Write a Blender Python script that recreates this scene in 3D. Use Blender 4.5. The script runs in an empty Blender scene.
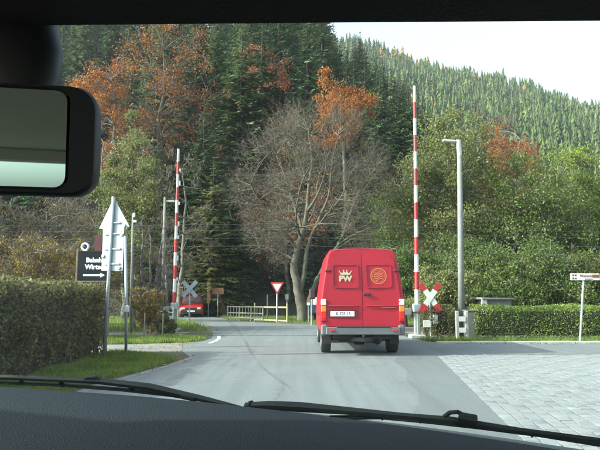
import bpy, math, random
import numpy as np
from mathutils import Vector, Matrix

random.seed(7)
rng = np.random.default_rng(7)
R = math.radians
S = bpy.context.scene
COL = S.collection

# ------------------------------------------------------------------ camera
CAM_H = 1.30
F = 583.0                       # focal length in pixels of a 600 px wide picture
PITCH = math.atan(73.0 / F)
cd = bpy.data.cameras.new('camera'); cam = bpy.data.objects.new('camera', cd); COL.objects.link(cam)
cd.sensor_width = 36.0; cd.lens = 36.0 * F / 600.0
cd.clip_start = 0.01; cd.clip_end = 6000
cam.location = (0, 0, CAM_H); cam.rotation_euler = (R(90) + PITCH, 0, 0)
S.camera = cam
# ------------------------------------------------------------------ sky and sun
LDIR = Vector((4.0, 0.85, -2.35)).normalized()        # direction the sunlight travels
elev = math.asin(-LDIR.z)
w = bpy.data.worlds.new('World'); S.world = w; w.use_nodes = True
nt = w.node_tree; nt.nodes.clear()
sky = nt.nodes.new('ShaderNodeTexSky'); sky.sky_type = 'NISHITA'; sky.sun_disc = False
sky.sun_elevation = elev
sky.sun_rotation = math.atan2(-LDIR.x, -LDIR.y)
sky.air_density = 1.0; sky.dust_density = 6.0; sky.ozone_density = 1.0; sky.altitude = 400
bg = nt.nodes.new('ShaderNodeBackground'); bg.inputs['Strength'].default_value = 0.15
wo = nt.nodes.new('ShaderNodeOutputWorld')
hs = nt.nodes.new('ShaderNodeHueSaturation'); hs.inputs['Saturation'].default_value = 0.52; hs.inputs['Value'].default_value = 1.0   # thin white overcast
nt.links.new(sky.outputs[0], hs.inputs['Color']); nt.links.new(hs.outputs[0], bg.inputs['Color']); nt.links.new(bg.outputs[0], wo.inputs['Surface'])
sl = bpy.data.lights.new('sun', 'SUN'); sun = bpy.data.objects.new('sun', sl); COL.objects.link(sun)
sl.energy = 2.7; sl.angle = R(0.6); sl.color = (1.0, 0.93, 0.82)
sun.rotation_euler = LDIR.to_track_quat('-Z', 'Y').to_euler(); sun.location = (-40, -10, 60)
S.view_settings.view_transform = 'Standard'; S.view_settings.look = 'None'
S.view_settings.exposure = 2.02; S.view_settings.gamma = 1.0
S.view_settings.use_curve_mapping = False
S.cycles.max_bounces = 6; S.cycles.transparent_max_bounces = 12
S.cycles.diffuse_bounces = 3; S.cycles.glossy_bounces = 3; S.cycles.transmission_bounces = 4
S.cycles.sample_clamp_indirect = 6; S.cycles.volume_bounces = 0

# ------------------------------------------------------------------ geometry helpers
CP, SP = math.cos(PITCH), math.sin(PITCH)
def ray(px, py):
    u = px - 300.0; v = 225.0 - py
    return Vector((u, F * CP - v * SP, F * SP + v * CP))
def P(px, py, Y):
    r = ray(px, py); return Vector((r.x * Y / r.y, Y, CAM_H + r.z * Y / r.y))
def G(px, py, z=0.0):
    r = ray(px, py); t = (z - CAM_H) / r.z; return Vector((r.x * t, r.y * t, z))

class MB:
    """collects geometry for ONE mesh"""
    def __init__(s): s.v = []; s.f = []; s.m = []; s.q = []; s.qm = []; s.n = 0
    def add(s, verts, faces, mi=0):
        b = s.n; s.v.append(np.asarray([tuple(x) for x in verts], dtype=np.float64)); s.n += len(verts)
        for f in faces: s.f.append([i + b for i in f]); s.m.append(mi)
        return s
    def quads(s, arr, mi=0):              # arr (N,4,3)
        arr = np.asarray(arr); N = len(arr)
        if N == 0: return s
        s.v.append(arr.reshape(-1, 3)); s.q.append(np.arange(N * 4).reshape(N, 4) + s.n); s.qm.append(np.full(N, mi)); s.n += N * 4
        return s
    def grid(s, pts, mi=0, closed=False):  # pts rows x cols
        rows = len(pts); cols = len(pts[0]); fs = []
        for i in range(rows - 1):
            for j in range(cols if closed else cols - 1):
                k = (j + 1) % cols
                fs.append((i * cols + j, i * cols + k, (i + 1) * cols + k, (i + 1) * cols + j))
        return s.add([p for r in pts for p in r], fs, mi)
    def box(s, c, d, rot=None, mi=0, bev=0.0):
        hx, hy, hz = d[0] / 2, d[1] / 2, d[2] / 2; c = Vector(c)
        if bev <= 0:
            vs = [Vector((x * hx, y * hy, z * hz)) for z in (-1, 1) for y in (-1, 1) for x in (-1, 1)]
            fs = [(0, 2, 3, 1), (4, 5, 7, 6), (0, 1, 5, 4), (2, 6, 7, 3), (0, 4, 6, 2), (1, 3, 7, 5)]
        else:
            b = min(bev, hx * .95, hy * .95, hz * .95); vs = []; fs = []
            ring = [(-hx + b, -hy), (hx - b, -hy), (hx, -hy + b), (hx, hy - b), (hx - b, hy), (-hx + b, hy), (-hx, hy - b), (-hx, -hy + b)]
            inr = [(x * (hx - b) / hx, y * (hy - b) / hy) for x, y in ring]
            for z, rr in ((-hz, inr), (-hz + b, ring), (hz - b, ring), (hz, inr)):
                vs += [Vector((x, y, z)) for x, y in rr]
            for L in range(3):
                for j in range(8):
                    k = (j + 1) % 8; fs.append((L * 8 + j, L * 8 + k, L * 8 + 8 + k, L * 8 + 8 + j))
            fs.append(tuple(range(7, -1, -1))); fs.append(tuple(range(24, 32)))
        if rot is not None: vs = [rot @ v for v in vs]
        return s.add([v + c for v in vs], fs, mi)
    def tube(s, pts, rad, n=8, mi=0, cap=True):
        pts = [Vector(p) for p in pts]
        if not hasattr(rad, '__len__'): rad = [rad] * len(pts)
        rows = []; prev = None
        for i, p in enumerate(pts):
            t = (pts[min(i + 1, len(pts) - 1)] - pts[max(i - 1, 0)])
            if t.length < 1e-9: t = Vector((0, 0, 1))
            t.normalize()
            if prev is None:
                a = Vector((1, 0, 0)) if abs(t.x) < .9 else Vector((0, 1, 0))
            else: a = prev
            a = (a - t * a.dot(t))
            if a.length < 1e-6: a = t.orthogonal()
            a.normalize(); prev = a; b = t.cross(a)
            rows.append([p + (a * math.cos(2 * math.pi * k / n) + b * math.sin(2 * math.pi * k / n)) * rad[i] for k in range(n)])
        b0 = s.n; s.grid(rows, mi, closed=True)
        if cap:
            s.f.append([b0 + k for k in range(n - 1, -1, -1)]); s.m.append(mi)
            e = b0 + (len(pts) - 1) * n; s.f.append([e + k for k in range(n)]); s.m.append(mi)
        return s
    def prism(s, outline, depth, mi=0, fn=None):
        """outline in (x,z), extruded along y from 0 to depth"""
        n = len(outline)
        vs = [Vector((x, 0, z)) for x, z in outline] + [Vector((x, depth, z)) for x, z in outline]
        if fn: vs = [fn(v) for v in vs]
        fs = [tuple(range(n)), tuple(range(2 * n - 1, n - 1, -1))]
        for i in range(n):
            j = (i + 1) % n; fs.append((i, i + n, j + n, j))
        return s.add(vs, fs, mi)
    def disc(s, c, r, n=20, mi=0, rx=None, y=0):
        c = Vector(c); rx = rx or r
        return s.add([c + Vector((rx * math.cos(2 * math.pi * k / n), 0, r * math.sin(2 * math.pi * k / n))) for k in range(n)], [tuple(range(n))], mi)
    def mesh(s, name, smooth=False):
        me = bpy.data.meshes.new(name)
        V = np.concatenate(s.v) if s.v else np.zeros((0, 3))
        Q = np.concatenate(s.q) if s.q else np.zeros((0, 4), int)
        QM = np.concatenate(s.qm) if s.qm else np.zeros(0, int)
        loops = [i for f in s.f for i in f]; tot = [len(f) for f in s.f]
        loops = np.concatenate([np.array(loops, dtype=np.int32), Q.reshape(-1).astype(np.int32)])
        tot = np.concatenate([np.array(tot, dtype=np.int32), np.full(len(Q), 4, np.int32)])
        start = np.concatenate([[0], np.cumsum(tot)[:-1]]).astype(np.int32) if len(tot) else np.zeros(0, np.int32)
        me.vertices.add(len(V)); me.vertices.foreach_set('co', V.astype(np.float32).reshape(-1))
        me.loops.add(len(loops)); me.loops.foreach_set('vertex_index', loops)
        me.polygons.add(len(tot)); me.polygons.foreach_set('loop_start', start); me.polygons.foreach_set('loop_total', tot)
        me.polygons.foreach_set('material_index', np.concatenate([np.array(s.m, dtype=np.int32), QM.astype(np.int32)]))
        if smooth: me.polygons.foreach_set('use_smooth', np.ones(len(tot), dtype=bool))
        me.update(calc_edges=True); me.validate()
        if not smooth:
            if s.q: me.polygons.foreach_set('use_smooth', np.zeros(len(me.polygons), dtype=bool))
            else: me.set_sharp_from_angle(angle=R(30))
        return me
    def build(s, name, mats, parent=None, smooth=False, loc=None, rotz=0):
        me = s.mesh(name, smooth)
        for m in (mats if isinstance(mats, (list, tuple)) else [mats]): me.materials.append(m)
        return link(name, me, parent, loc, rotz)
def link(name, me, parent=None, loc=None, rotz=0):
    o = bpy.data.objects.new(name, me); COL.objects.link(o)
    if parent is not None: o.parent = parent
    if loc is not None: o.location = loc
    if rotz: o.rotation_euler = (0, 0, rotz)
    return o
def tag(o, label=None, cat=None, group=None, kind=None):
    if label: o['label'] = label
    if cat: o['category'] = cat
    if group: o['group'] = group
    if kind: o['kind'] = kind
    return o
def thing(name, label, cat, loc=(0, 0, 0), rotz=0, group=None):
    o = bpy.data.objects.new(name, None); COL.objects.link(o); o.location = loc; o.rotation_euler = (0, 0, rotz)
    o.empty_display_size = 0.2
    return tag(o, label, cat, group)
def copy_tree(o, parent=None):
    c = o.copy(); COL.objects.link(c); c.parent = parent
    for ch in list(o.children): copy_tree(ch, c)
    return c
def text_mb(txt, size, off=0.0, mi=0):
    cu = bpy.data.curves.new('t', 'FONT'); cu.body = txt; cu.size = size; cu.align_x = 'CENTER'; cu.align_y = 'CENTER'
    cu.offset = off; cu.resolution_u = 3
    o = bpy.data.objects.new('t', cu); COL.objects.link(o)
    dg = bpy.context.evaluated_depsgraph_get(); me = bpy.data.meshes.new_from_object(o.evaluated_get(dg))
    vs = [v.co.copy() for v in me.vertices]; fs = [tuple(p.vertices) for p in me.polygons]
    bpy.data.objects.remove(o); bpy.data.curves.remove(cu); bpy.data.meshes.remove(me)
    return vs, fs
def add_text(mb, txt, size, x, y, z, off=0.0, sx=1.0, mi=0):
    vs, fs = text_mb(txt, size, off)
    mb.add([Vector((x + v.x * sx, y, z + v.y)) for v in vs], fs, mi); return mb
def sstep(a, b, x):
    t = np.clip((x - a) / (b - a), 0, 1); return t * t * (3 - 2 * t)

# ------------------------------------------------------------------ materials
def ramp(nt, stops):
    r = nt.nodes.new('ShaderNodeValToRGB'); e = r.color_ramp.elements
    while len(e) < len(stops): e.new(0.5)
    for i, (p, c) in enumerate(stops): e[i].position = p; e[i].color = (*c, 1)
    return r
def mat(name, c1, c2=None, rough=0.6, scale=6.0, bump=0.0, bscale=None, metal=0.0, detail=6, spec=0.5, coat=0.0, coord='Object', c3=None):
    m = bpy.data.materials.new(name); m.use_nodes = True; nt = m.node_tree
    b = nt.nodes['Principled BSDF']; b.inputs['Roughness'].default_value = rough; b.inputs['Metallic'].default_value = metal
    b.inputs['Specular IOR Level'].default_value = spec
    if coat: b.inputs['Coat Weight'].default_value = coat; b.inputs['Coat Roughness'].default_value = 0.08
    if c2 is None: c2 = tuple(min(1, x * 0.82) for x in c1)
    tc = nt.nodes.new('ShaderNodeTexCoord')
    n = nt.nodes.new('ShaderNodeTexNoise'); n.inputs['Scale'].default_value = scale; n.inputs['Detail'].default_value = detail
    n.inputs['Roughness'].default_value = 0.62
    nt.links.new(tc.outputs[coord], n.inputs['Vector'])
    st = [(0.34, c1), (0.66, c2)] if c3 is None else [(0.3, c1), (0.5, c2), (0.7, c3)]
    r = ramp(nt, st); nt.links.new(n.outputs['Fac'], r.inputs['Fac']); nt.links.new(r.outputs['Color'], b.inputs['Base Color'])
    if bump:
        n2 = nt.nodes.new('ShaderNodeTexNoise'); n2.inputs['Scale'].default_value = bscale or scale * 8; n2.inputs['Detail'].default_value = 4
        nt.links.new(tc.outputs[coord], n2.inputs['Vector'])
        bp = nt.nodes.new('ShaderNodeBump'); bp.inputs['Strength'].default_value = bump; bp.inputs['Distance'].default_value = 0.02
        nt.links.new(n2.outputs['Fac'], bp.inputs['Height']); nt.links.new(bp.outputs[0], b.inputs['Normal'])
    return m
def leafmat(name, cols, trans=0.35, rough=0.55, tscale=0.35, isl=0.55, gain=1.1):
    """cols: list of colours spread over single leaves; a slow noise shifts whole branches"""
    m = bpy.data.materials.new(name); m.use_nodes = True; nt = m.node_tree; nt.nodes.clear()
    out = nt.nodes.new('ShaderNodeOutputMaterial')
    geo = nt.nodes.new('ShaderNodeNewGeometry'); tc = nt.nodes.new('ShaderNodeTexCoord')
    n = nt.nodes.new('ShaderNodeTexNoise'); n.inputs['Scale'].default_value = tscale; n.inputs['Detail'].default_value = 3
    nt.links.new(tc.outputs['Object'], n.inputs['Vector'])
    oi = nt.nodes.new('ShaderNodeObjectInfo')
    a = nt.nodes.new('ShaderNodeMath'); a.operation = 'MULTIPLY_ADD'; a.inputs[1].default_value = isl
    nt.links.new(geo.outputs['Random Per Island'], a.inputs[0])
    b = nt.nodes.new('ShaderNodeMath'); b.operation = 'MULTIPLY_ADD'; b.inputs[1].default_value = gain; b.inputs[2].default_value = .13 - gain * .5 + (.55 - isl) * .5
    nt.links.new(n.outputs['Fac'], b.inputs[0]); 
    c = nt.nodes.new('ShaderNodeMath'); c.operation = 'MULTIPLY_ADD'; c.inputs[1].default_value = 0.22
    nt.links.new(oi.outputs['Random'], c.inputs[0]); nt.links.new(b.outputs[0], c.inputs[2]); nt.links.new(c.outputs[0], a.inputs[2])
    k = len(cols); r = ramp(nt, [((i + .5) / k, cc) for i, cc in enumerate(cols)])
    nt.links.new(a.outputs[0], r.inputs['Fac'])
    p = nt.nodes.new('ShaderNodeBsdfPrincipled'); p.inputs['Roughness'].default_value = rough; p.inputs['Specular IOR Level'].default_value = 0.12
    t = nt.nodes.new('ShaderNodeBsdfTranslucent'); mx = nt.nodes.new('ShaderNodeMixShader'); mx.inputs[0].default_value = trans
    nt.links.new(r.outputs['Color'], p.inputs['Base Color']); nt.links.new(r.outputs['Color'], t.inputs['Color'])
    nt.links.new(p.outputs[0], mx.inputs[1]); nt.links.new(t.outputs[0], mx.inputs[2]); nt.links.new(mx.outputs[0], out.inputs['Surface'])
    return m
def glassmat(name, tint, gloss=1.0, ior=1.5):
    m = bpy.data.materials.new(name); m.use_nodes = True; nt = m.node_tree; nt.nodes.clear()
    out = nt.nodes.new('ShaderNodeOutputMaterial'); t = nt.nodes.new('ShaderNodeBsdfTransparent'); t.inputs['Color'].default_value = (*tint, 1)
    g = nt.nodes.new('ShaderNodeBsdfGlossy'); g.inputs['Roughness'].default_value = 0.02
    fr = nt.nodes.new('ShaderNodeFresnel'); fr.inputs['IOR'].default_value = ior
    mu = nt.nodes.new('ShaderNodeMath'); mu.operation = 'MULTIPLY'; mu.inputs[1].default_value = gloss
    mx = nt.nodes.new('ShaderNodeMixShader'); nt.links.new(fr.outputs[0], mu.inputs[0]); nt.links.new(mu.outputs[0], mx.inputs[0])
    nt.links.new(t.outputs[0], mx.inputs[1]); nt.links.new(g.outputs[0], mx.inputs[2]); nt.links.new(mx.outputs[0], out.inputs['Surface'])
    return m

def dust_veil(m, lo, hi):  # faint dust film, added so its scattered light veils and lifts the blacks
    nt = m.node_tree; L = nt.links.new; out = [n for n in nt.nodes if n.type == 'OUTPUT_MATERIAL'][0]; src = out.inputs['Surface'].links[0].from_socket
    t = nt.nodes.new('ShaderNodeBsdfTranslucent'); t.inputs['Color'].default_value = (.8, .82, .82, 1)
    tc = nt.nodes.new('ShaderNodeTexCoord'); n = nt.nodes.new('ShaderNodeTexNoise'); n.inputs['Scale'].default_value = 7; n.inputs['Detail'].default_value = 6; L(tc.outputs['Object'], n.inputs['Vector'])
    mr = nt.nodes.new('ShaderNodeMapRange'); mr.inputs['From Min'].default_value = .35; mr.inputs['From Max'].default_value = .7; mr.inputs['To Min'].default_value = lo; mr.inputs['To Max'].default_value = hi; L(n.outputs['Fac'], mr.inputs['Value'])
    mx = nt.nodes.new('ShaderNodeMixShader'); L(mr.outputs[0], mx.inputs[0]); L(src, mx.inputs[1]); L(t.outputs[0], mx.inputs[2]); L(mx.outputs[0], out.inputs['Surface'])
def asphalt_mat(name, base, dark, patch):
    m = bpy.data.materials.new(name); m.use_nodes = True; nt = m.node_tree; L = nt.links.new
    b = nt.nodes['Principled BSDF']; b.inputs['Roughness'].default_value = 0.75; b.inputs['Specular IOR Level'].default_value = 0.45
    tc = nt.nodes.new('ShaderNodeTexCoord')
    def noise(s, d=5, r=.6):
        n = nt.nodes.new('ShaderNodeTexNoise'); n.inputs['Scale'].default_value = s; n.inputs['Detail'].default_value = d; n.inputs['Roughness'].default_value = r
        L(tc.outputs['Object'], n.inputs['Vector']); return n
    big = noise(0.35); fine = noise(85, 4, .8); mid = noise(3.0)
    mp = nt.nodes.new('ShaderNodeMapping'); mp.inputs['Scale'].default_value = (1.5, .06, 1); L(tc.outputs['Object'], mp.inputs['Vector']); L(mp.outputs[0], mid.inputs['Vector'])   # worn along the lanes
    r1 = ramp(nt, [(0.35, base), (0.6, patch), (0.75, base)]); L(big.outputs['Fac'], r1.inputs['Fac'])
    r2 = ramp(nt, [(0.36, dark), (0.64, (1.1, 1.1, 1.1))]); L(fine.outputs['Fac'], r2.inputs['Fac'])
    r3 = ramp(nt, [(0.3, (.8, .8, .8)), (0.7, (1.08, 1.08, 1.06))]); L(mid.outputs['Fac'], r3.inputs['Fac'])
    m1 = nt.nodes.new('ShaderNodeMixRGB'); m1.blend_type = 'MULTIPLY'; m1.inputs[0].default_value = 1; L(r1.outputs[0], m1.inputs[1]); L(r2.outputs[0], m1.inputs[2])
    m2 = nt.nodes.new('ShaderNodeMixRGB'); m2.blend_type = 'MULTIPLY'; m2.inputs[0].default_value = 1; L(m1.outputs[0], m2.inputs[1]); L(r3.outputs[0], m2.inputs[2])
    # fine cracks
    v = nt.nodes.new('ShaderNodeTexVoronoi'); v.feature = 'DISTANCE_TO_EDGE'; v.inputs['Scale'].default_value = 0.45
    wn = noise(1.6, 4); mv = nt.nodes.new('ShaderNodeMixRGB'); mv.inputs[0].default_value = .35; L(tc.outputs['Object'], mv.inputs[1]); L(wn.outputs['Color'], mv.inputs[2]); L(mv.outputs[0], v.inputs['Vector'])
    rc = ramp(nt, [(0.0, (.62, .62, .62)), (0.006, (1, 1, 1))]); L(v.outputs['Distance'], rc.inputs['Fac'])
    m3 = nt.nodes.new('ShaderNodeMixRGB'); m3.blend_type = 'MULTIPLY'; m3.inputs[0].default_value = .8; L(m2.outputs[0], m3.inputs[1]); L(rc.outputs[0], m3.inputs[2])
    L(m3.outputs[0], b.inputs['Base Color'])
    bp = nt.nodes.new('ShaderNodeBump'); bp.inputs['Strength'].default_value = .5; bp.inputs['Distance'].default_value = .01
    L(fine.outputs['Fac'], bp.inputs['Height']); L(bp.outputs[0], b.inputs['Normal'])
    return m

M = {}
M['asphalt'] = asphalt_mat('asphalt', (.150, .170, .172), (.55, .55, .55), (.166, .184, .186))
M['asphalt_new'] = asphalt_mat('asphalt_new', (.124, .140, .142), (.55, .55, .55), (.136, .150, .152))
M['path'] = mat('path', (.185, .185, .170), (.13, .13, .118), .9, 2.5, .4, 40)
M['joint'] = mat('joint', (.085, .088, .076), (.055, .060, .045), .95, 5, .4, 50)
M['soil'] = mat('soil', (.055, .048, .028), (.038, .045, .018), .95, 1.2, .6, 14)
M['verge'] = mat('verge', (.075, .085, .028), (.10, .085, .045), .95, 3, .6, 30)
M['litter'] = mat('litter', (.030, .024, .015), (.018, .022, .010), .95, .5, .5, 6, c3=(.045, .028, .014))
M['far_ground'] = mat('far_ground', (.020, .030, .014), (.030, .036, .018), .95, .05)
M['kerb'] = mat('kerb', (.42, .41, .37), (.30, .30, .27), .85, 5, .3, 60)
M['paint'] = mat('paint', (.66, .67, .66), (.48, .49, .48), .7, 8)
M['gravel'] = mat('gravel', (.22, .20, .18), (.11, .10, .09), .95, 9, .8, 35)
M['rail'] = mat('rail', (.32, .29, .27), (.16, .12, .09), .4, 8, metal=.8)
def cobble_mat():
    m = mat('cobble', (.176, .190, .190), (.150, .162, .163), .8, 9, .07, 90); nt = m.node_tree
    b = nt.nodes['Principled BSDF']; src = b.inputs['Base Color'].links[0].from_socket
    oi = nt.nodes.new('ShaderNodeObjectInfo'); ge = nt.nodes.new('ShaderNodeNewGeometry'); ad = nt.nodes.new('ShaderNodeMath'); ad.operation = 'ADD'
    fr = nt.nodes.new('ShaderNodeMath'); fr.operation = 'FRACT'
    nt.links.new(oi.outputs['Random'], ad.inputs[0]); nt.links.new(ge.outputs['Random Per Island'], ad.inputs[1]); nt.links.new(ad.outputs[0], fr.inputs[0])
    r = ramp(nt, [(0, (.84, .85, .86)), (.3, (.97, .97, .97)), (.7, (1.02, 1.02, 1.0)), (1, (1.10, 1.09, 1.06))]); nt.links.new(fr.outputs[0], r.inputs['Fac'])
    mx = nt.nodes.new('ShaderNodeMixRGB'); mx.blend_type = 'MULTIPLY'; mx.inputs[0].default_value = 1
    nt.links.new(src, mx.inputs[1]); nt.links.new(r.outputs[0], mx.inputs[2]); nt.links.new(mx.outputs[0], b.inputs['Base Color']); return m
M['cobble'] = cobble_mat()
M['bark'] = mat('bark', (.17, .16, .125), (.075, .07, .055), .9, 3, .7, 18)
M['bark_pale'] = mat('bark_pale', (.135, .125, .088), (.062, .056, .038), .9, 3, .7, 18)
M['bark_dark'] = mat('bark_dark', (.055, .045, .036), (.03, .026, .02), .95, 3, .6, 14)
M['twig'] = mat('twig', (.135, .115, .088), (.08, .068, .052), .9, 1.5)
M['twig_grey'] = mat('twig_grey', (.118, .102, .076), (.068, .058, .043), .9, 1.5)
M['spruce'] = leafmat('spruce', [(0.021, 0.047, 0.024), (0.044, 0.086, 0.041), (0.081, 0.135, 0.059), (0.130, 0.189, 0.084)], .15, .6, .18)
M['spruce_light'] = leafmat('spruce_light', [(0.036, 0.067, 0.029), (0.074, 0.120, 0.049), (0.126, 0.180, 0.075), (0.186, 0.234, 0.111)], .2, .6, .2)
M['far_spruce'] = leafmat('far_spruce', [(0.014, 0.032, 0.010), (0.041, 0.070, 0.022), (0.076, 0.110, 0.034), (0.135, 0.157, 0.053)], .1, .7, .11, .30, 1.7)
M['larch'] = leafmat('larch', [(0.220, 0.130, 0.035), (0.360, 0.220, 0.055), (0.420, 0.280, 0.075)], .25, .7, .1)
M['leaf_olive'] = leafmat('leaf_olive', [(0.048, 0.069, 0.020), (0.102, 0.127, 0.037), (0.180, 0.190, 0.066), (0.252, 0.241, 0.105)], .35)
M['leaf_green'] = leafmat('leaf_green', [(0.036, 0.065, 0.017), (0.072, 0.117, 0.029), (0.125, 0.169, 0.043), (0.196, 0.225, 0.065)], .35)
M['leaf_bright'] = leafmat('leaf_bright', [(0.050, 0.085, 0.018), (0.110, 0.165, 0.032), (0.180, 0.240, 0.052), (0.260, 0.280, 0.075)], .4)
M['leaf_orange'] = leafmat('leaf_orange', [(0.146, 0.045, 0.018), (0.258, 0.083, 0.022), (0.378, 0.135, 0.030), (0.447, 0.216, 0.050)], .4)
M['leaf_rust'] = leafmat('leaf_rust', [(0.115, 0.041, 0.024), (0.216, 0.068, 0.034), (0.351, 0.115, 0.047), (0.446, 0.162, 0.054)], .35)
M['leaf_brown'] = leafmat('leaf_brown', [(.060, .045, .024), (.105, .075, .036), (.17, .115, .042), (.26, .18, .045)], .35)
M['leaf_yellow'] = leafmat('leaf_yellow', [(.09, .075, .025), (.19, .14, .035), (.32, .23, .045), (.42, .30, .06)], .35)
M['leaf_hedge'] = leafmat('leaf_hedge', [(0.066, 0.065, 0.030), (0.132, 0.131, 0.055), (0.204, 0.200, 0.085), (0.312, 0.284, 0.150)], .5, .45, 1.2)
M['leaf_hedge_right'] = leafmat('leaf_hedge_right', [(0.049, 0.085, 0.020), (0.105, 0.156, 0.035), (0.169, 0.228, 0.054), (0.282, 0.312, 0.075)], .35, .5, .9)
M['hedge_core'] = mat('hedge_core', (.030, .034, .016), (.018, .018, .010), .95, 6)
M['grass'] = leafmat('grass', [(0.069, 0.109, 0.021), (0.121, 0.190, 0.034), (0.172, 0.247, 0.052), (0.241, 0.253, 0.092)], .4, .6, 1.5)
M['steel'] = mat('steel', (.42, .45, .46), (.32, .35, .36), .45, 4, metal=.55)
M['steel_dark'] = mat('steel_dark', (.16, .18, .175), (.10, .11, .105), .6, 5, metal=.3)
M['alu'] = mat('alu', (.33, .39, .41), (.28, .34, .36), .6, 3)
M['concrete'] = mat('concrete', (.36, .355, .32), (.25, .25, .225), .9, 5, .3, 40)
M['lamp_concrete'] = mat('lamp_concrete', (.19, .20, .185), (.14, .15, .135), .85, 3, .25, 30)
M['white'] = mat('white', (.60, .60, .57), (.47, .47, .44), .55, 3)
M['red'] = mat('red', (.40, .016, .018), (.31, .016, .018), .5, 3)
M['wood'] = mat('wood', (.20, .15, .085), (.12, .085, .05), .85, 4, .3, 30)
M['wood_grey'] = mat('wood_grey', (.21, .20, .165), (.13, .125, .10), .9, 4, .3, 30)
M['sign_black'] = mat('sign_black', (.014, .018, .021), (.02, .025, .028), .95, 4, spec=.05)
M['sign_text'] = mat('sign_text', (.72, .76, .76), (.62, .66, .66), .6, 8)
M['brown_sign'] = mat('brown_sign', (.20, .060, .040), (.16, .05, .035), .5, 6)
M['sign_orange'] = mat('sign_orange', (.26, .125, .05), (.20, .10, .045), .5, 6)
M['green_pipe'] = mat('green_pipe', (.36, .36, .16), (.28, .29, .14), .6, 6)
M['van_red'] = mat('van_red', (.315, .0075, .021), (.28, .0065, .018), .45, .9, coat=.15, spec=.30)
M['van_dark'] = mat('van_dark', (.10, .008, .010), (.06, .006, .008), .6, 3)
M['gold'] = mat('gold', (.40, .34, .24), (.34, .29, .20), .5, 6)
M['gold_orange'] = mat('gold_orange', (.46, .17, .05), (.40, .14, .045), .5, 6)
M['silver'] = mat('silver', (.12, .128, .132), (.095, .102, .106), .55, 3, metal=.2)
M['rubber'] = mat('rubber', (.022, .022, .023), (.034, .033, .032), .8, 6)
M['rim'] = mat('rim', (.30, .30, .30), (.22, .22, .22), .5, 6, metal=.4)
M['black'] = mat('black', (.016, .016, .017), (.022, .022, .023), .5, 6)
M['chassis'] = mat('chassis', (.022, .020, .019), (.034, .030, .027), .85, 6)
M['lens_red'] = mat('lens_red', (.55, .02, .015), (.45, .015, .012), .2, 6, coat=.5)
M['lens_orange'] = mat('lens_orange', (.75, .20, .03), (.65, .16, .03), .2, 6, coat=.5)
M['lens_clear'] = mat('lens_clear', (.72, .70, .62), (.62, .60, .54), .2, 6, coat=.5)
M['car_red'] = mat('car_red', (.38, .014, .016), (.34, .012, .014), .3, 1.5, coat=.6)
M['car_glass'] = mat('car_glass', (.05, .07, .075), (.035, .05, .055), .08, 2, spec=.8)
M['plate'] = mat('plate', (.74, .75, .74), (.66, .67, .66), .5, 6)
M['shed_roof'] = mat('shed_roof', (.16, .165, .15), (.10, .11, .10), .9, 5)
M['shed_wall'] = mat('shed_wall', (.12, .12, .115), (.08, .08, .075), .9, 5)
M['dash'] = mat('dash', (.0080, .0138, .0180), (.0105, .0172, .0225), .75, 2.0, .4, 420, spec=.14)
M['trim'] = mat('trim', (.010, .011, .012), (.016, .017, .018), .55, 5)
M['visor'] = mat('visor', (.012, .013, .013), (.017, .018, .018), .9, 5, .2, 300)
M['lining'] = mat('lining', (.46, .48, .40), (.42, .44, .37), .95, 8)
M['wiper'] = mat('wiper', (.009, .0095, .010), (.014, .0145, .015), .7, 9, spec=.12)
M['cowl'] = mat('cowl', (.05, .055, .06), (.035, .04, .042), .5, 6)
M['screen'] = glassmat('screen', (.815, .955, .950), .55)
dust_veil(M['screen'], .004, .014)
M['rear_glass'] = glassmat('rear_glass', (.50, .74, .70), .6)
M['mirror'] = mat('mirror', (.86, .90, .88), (.86, .90, .88), .015, 1, metal=1.0)
M['blue'] = mat('blue', (.06, .10, .16), (.05, .08, .13), .5, 3)

def streak_mat():
    m = bpy.data.materials.new('glass_streak'); m.use_nodes = True; nt = m.node_tree; nt.nodes.clear(); L = nt.links.new
    out = nt.nodes.new('ShaderNodeOutputMaterial'); t = nt.nodes.new('ShaderNodeBsdfTransparent'); d = nt.nodes.new('ShaderNodeBsdfDiffuse'); d.inputs['Color'].default_value = (.10, .085, .06, 1)
    tc = nt.nodes.new('ShaderNodeTexCoord'); n = nt.nodes.new('ShaderNodeTexNoise'); n.inputs['Scale'].default_value = 60; n.inputs['Detail'].default_value = 5
    L(tc.outputs['Object'], n.inputs['Vector']); r = ramp(nt, [(.36, (.04, .04, .04)), (.66, (.34, .34, .34))]); L(n.outputs['Fac'], r.inputs['Fac'])
    mx = nt.nodes.new('ShaderNodeMixShader'); L(r.outputs[0], mx.inputs[0]); L(t.outputs[0], mx.inputs[1]); L(d.outputs[0], mx.inputs[2]); L(mx.outputs[0], out.inputs['Surface'])
    return m
M['glass_streak'] = streak_mat()

# ------------------------------------------------------------------ ground, roads, terrain
def poly(name, pts, z, m, sub=0):
    mb = MB(); n = len(pts); mb.add([Vector((x, y, z)) for x, y in pts], [tuple(range(n))])
    o = mb.build(name, m); return tag(o, kind='structure')
g = MB(); g.add([(-2500, -400, 0), (2500, -400, 0), (2500, 3500, 0), (-2500, 3500, 0)], [(0, 1, 2, 3)])
tag(g.build('ground', M['soil']), kind='structure')

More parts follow.
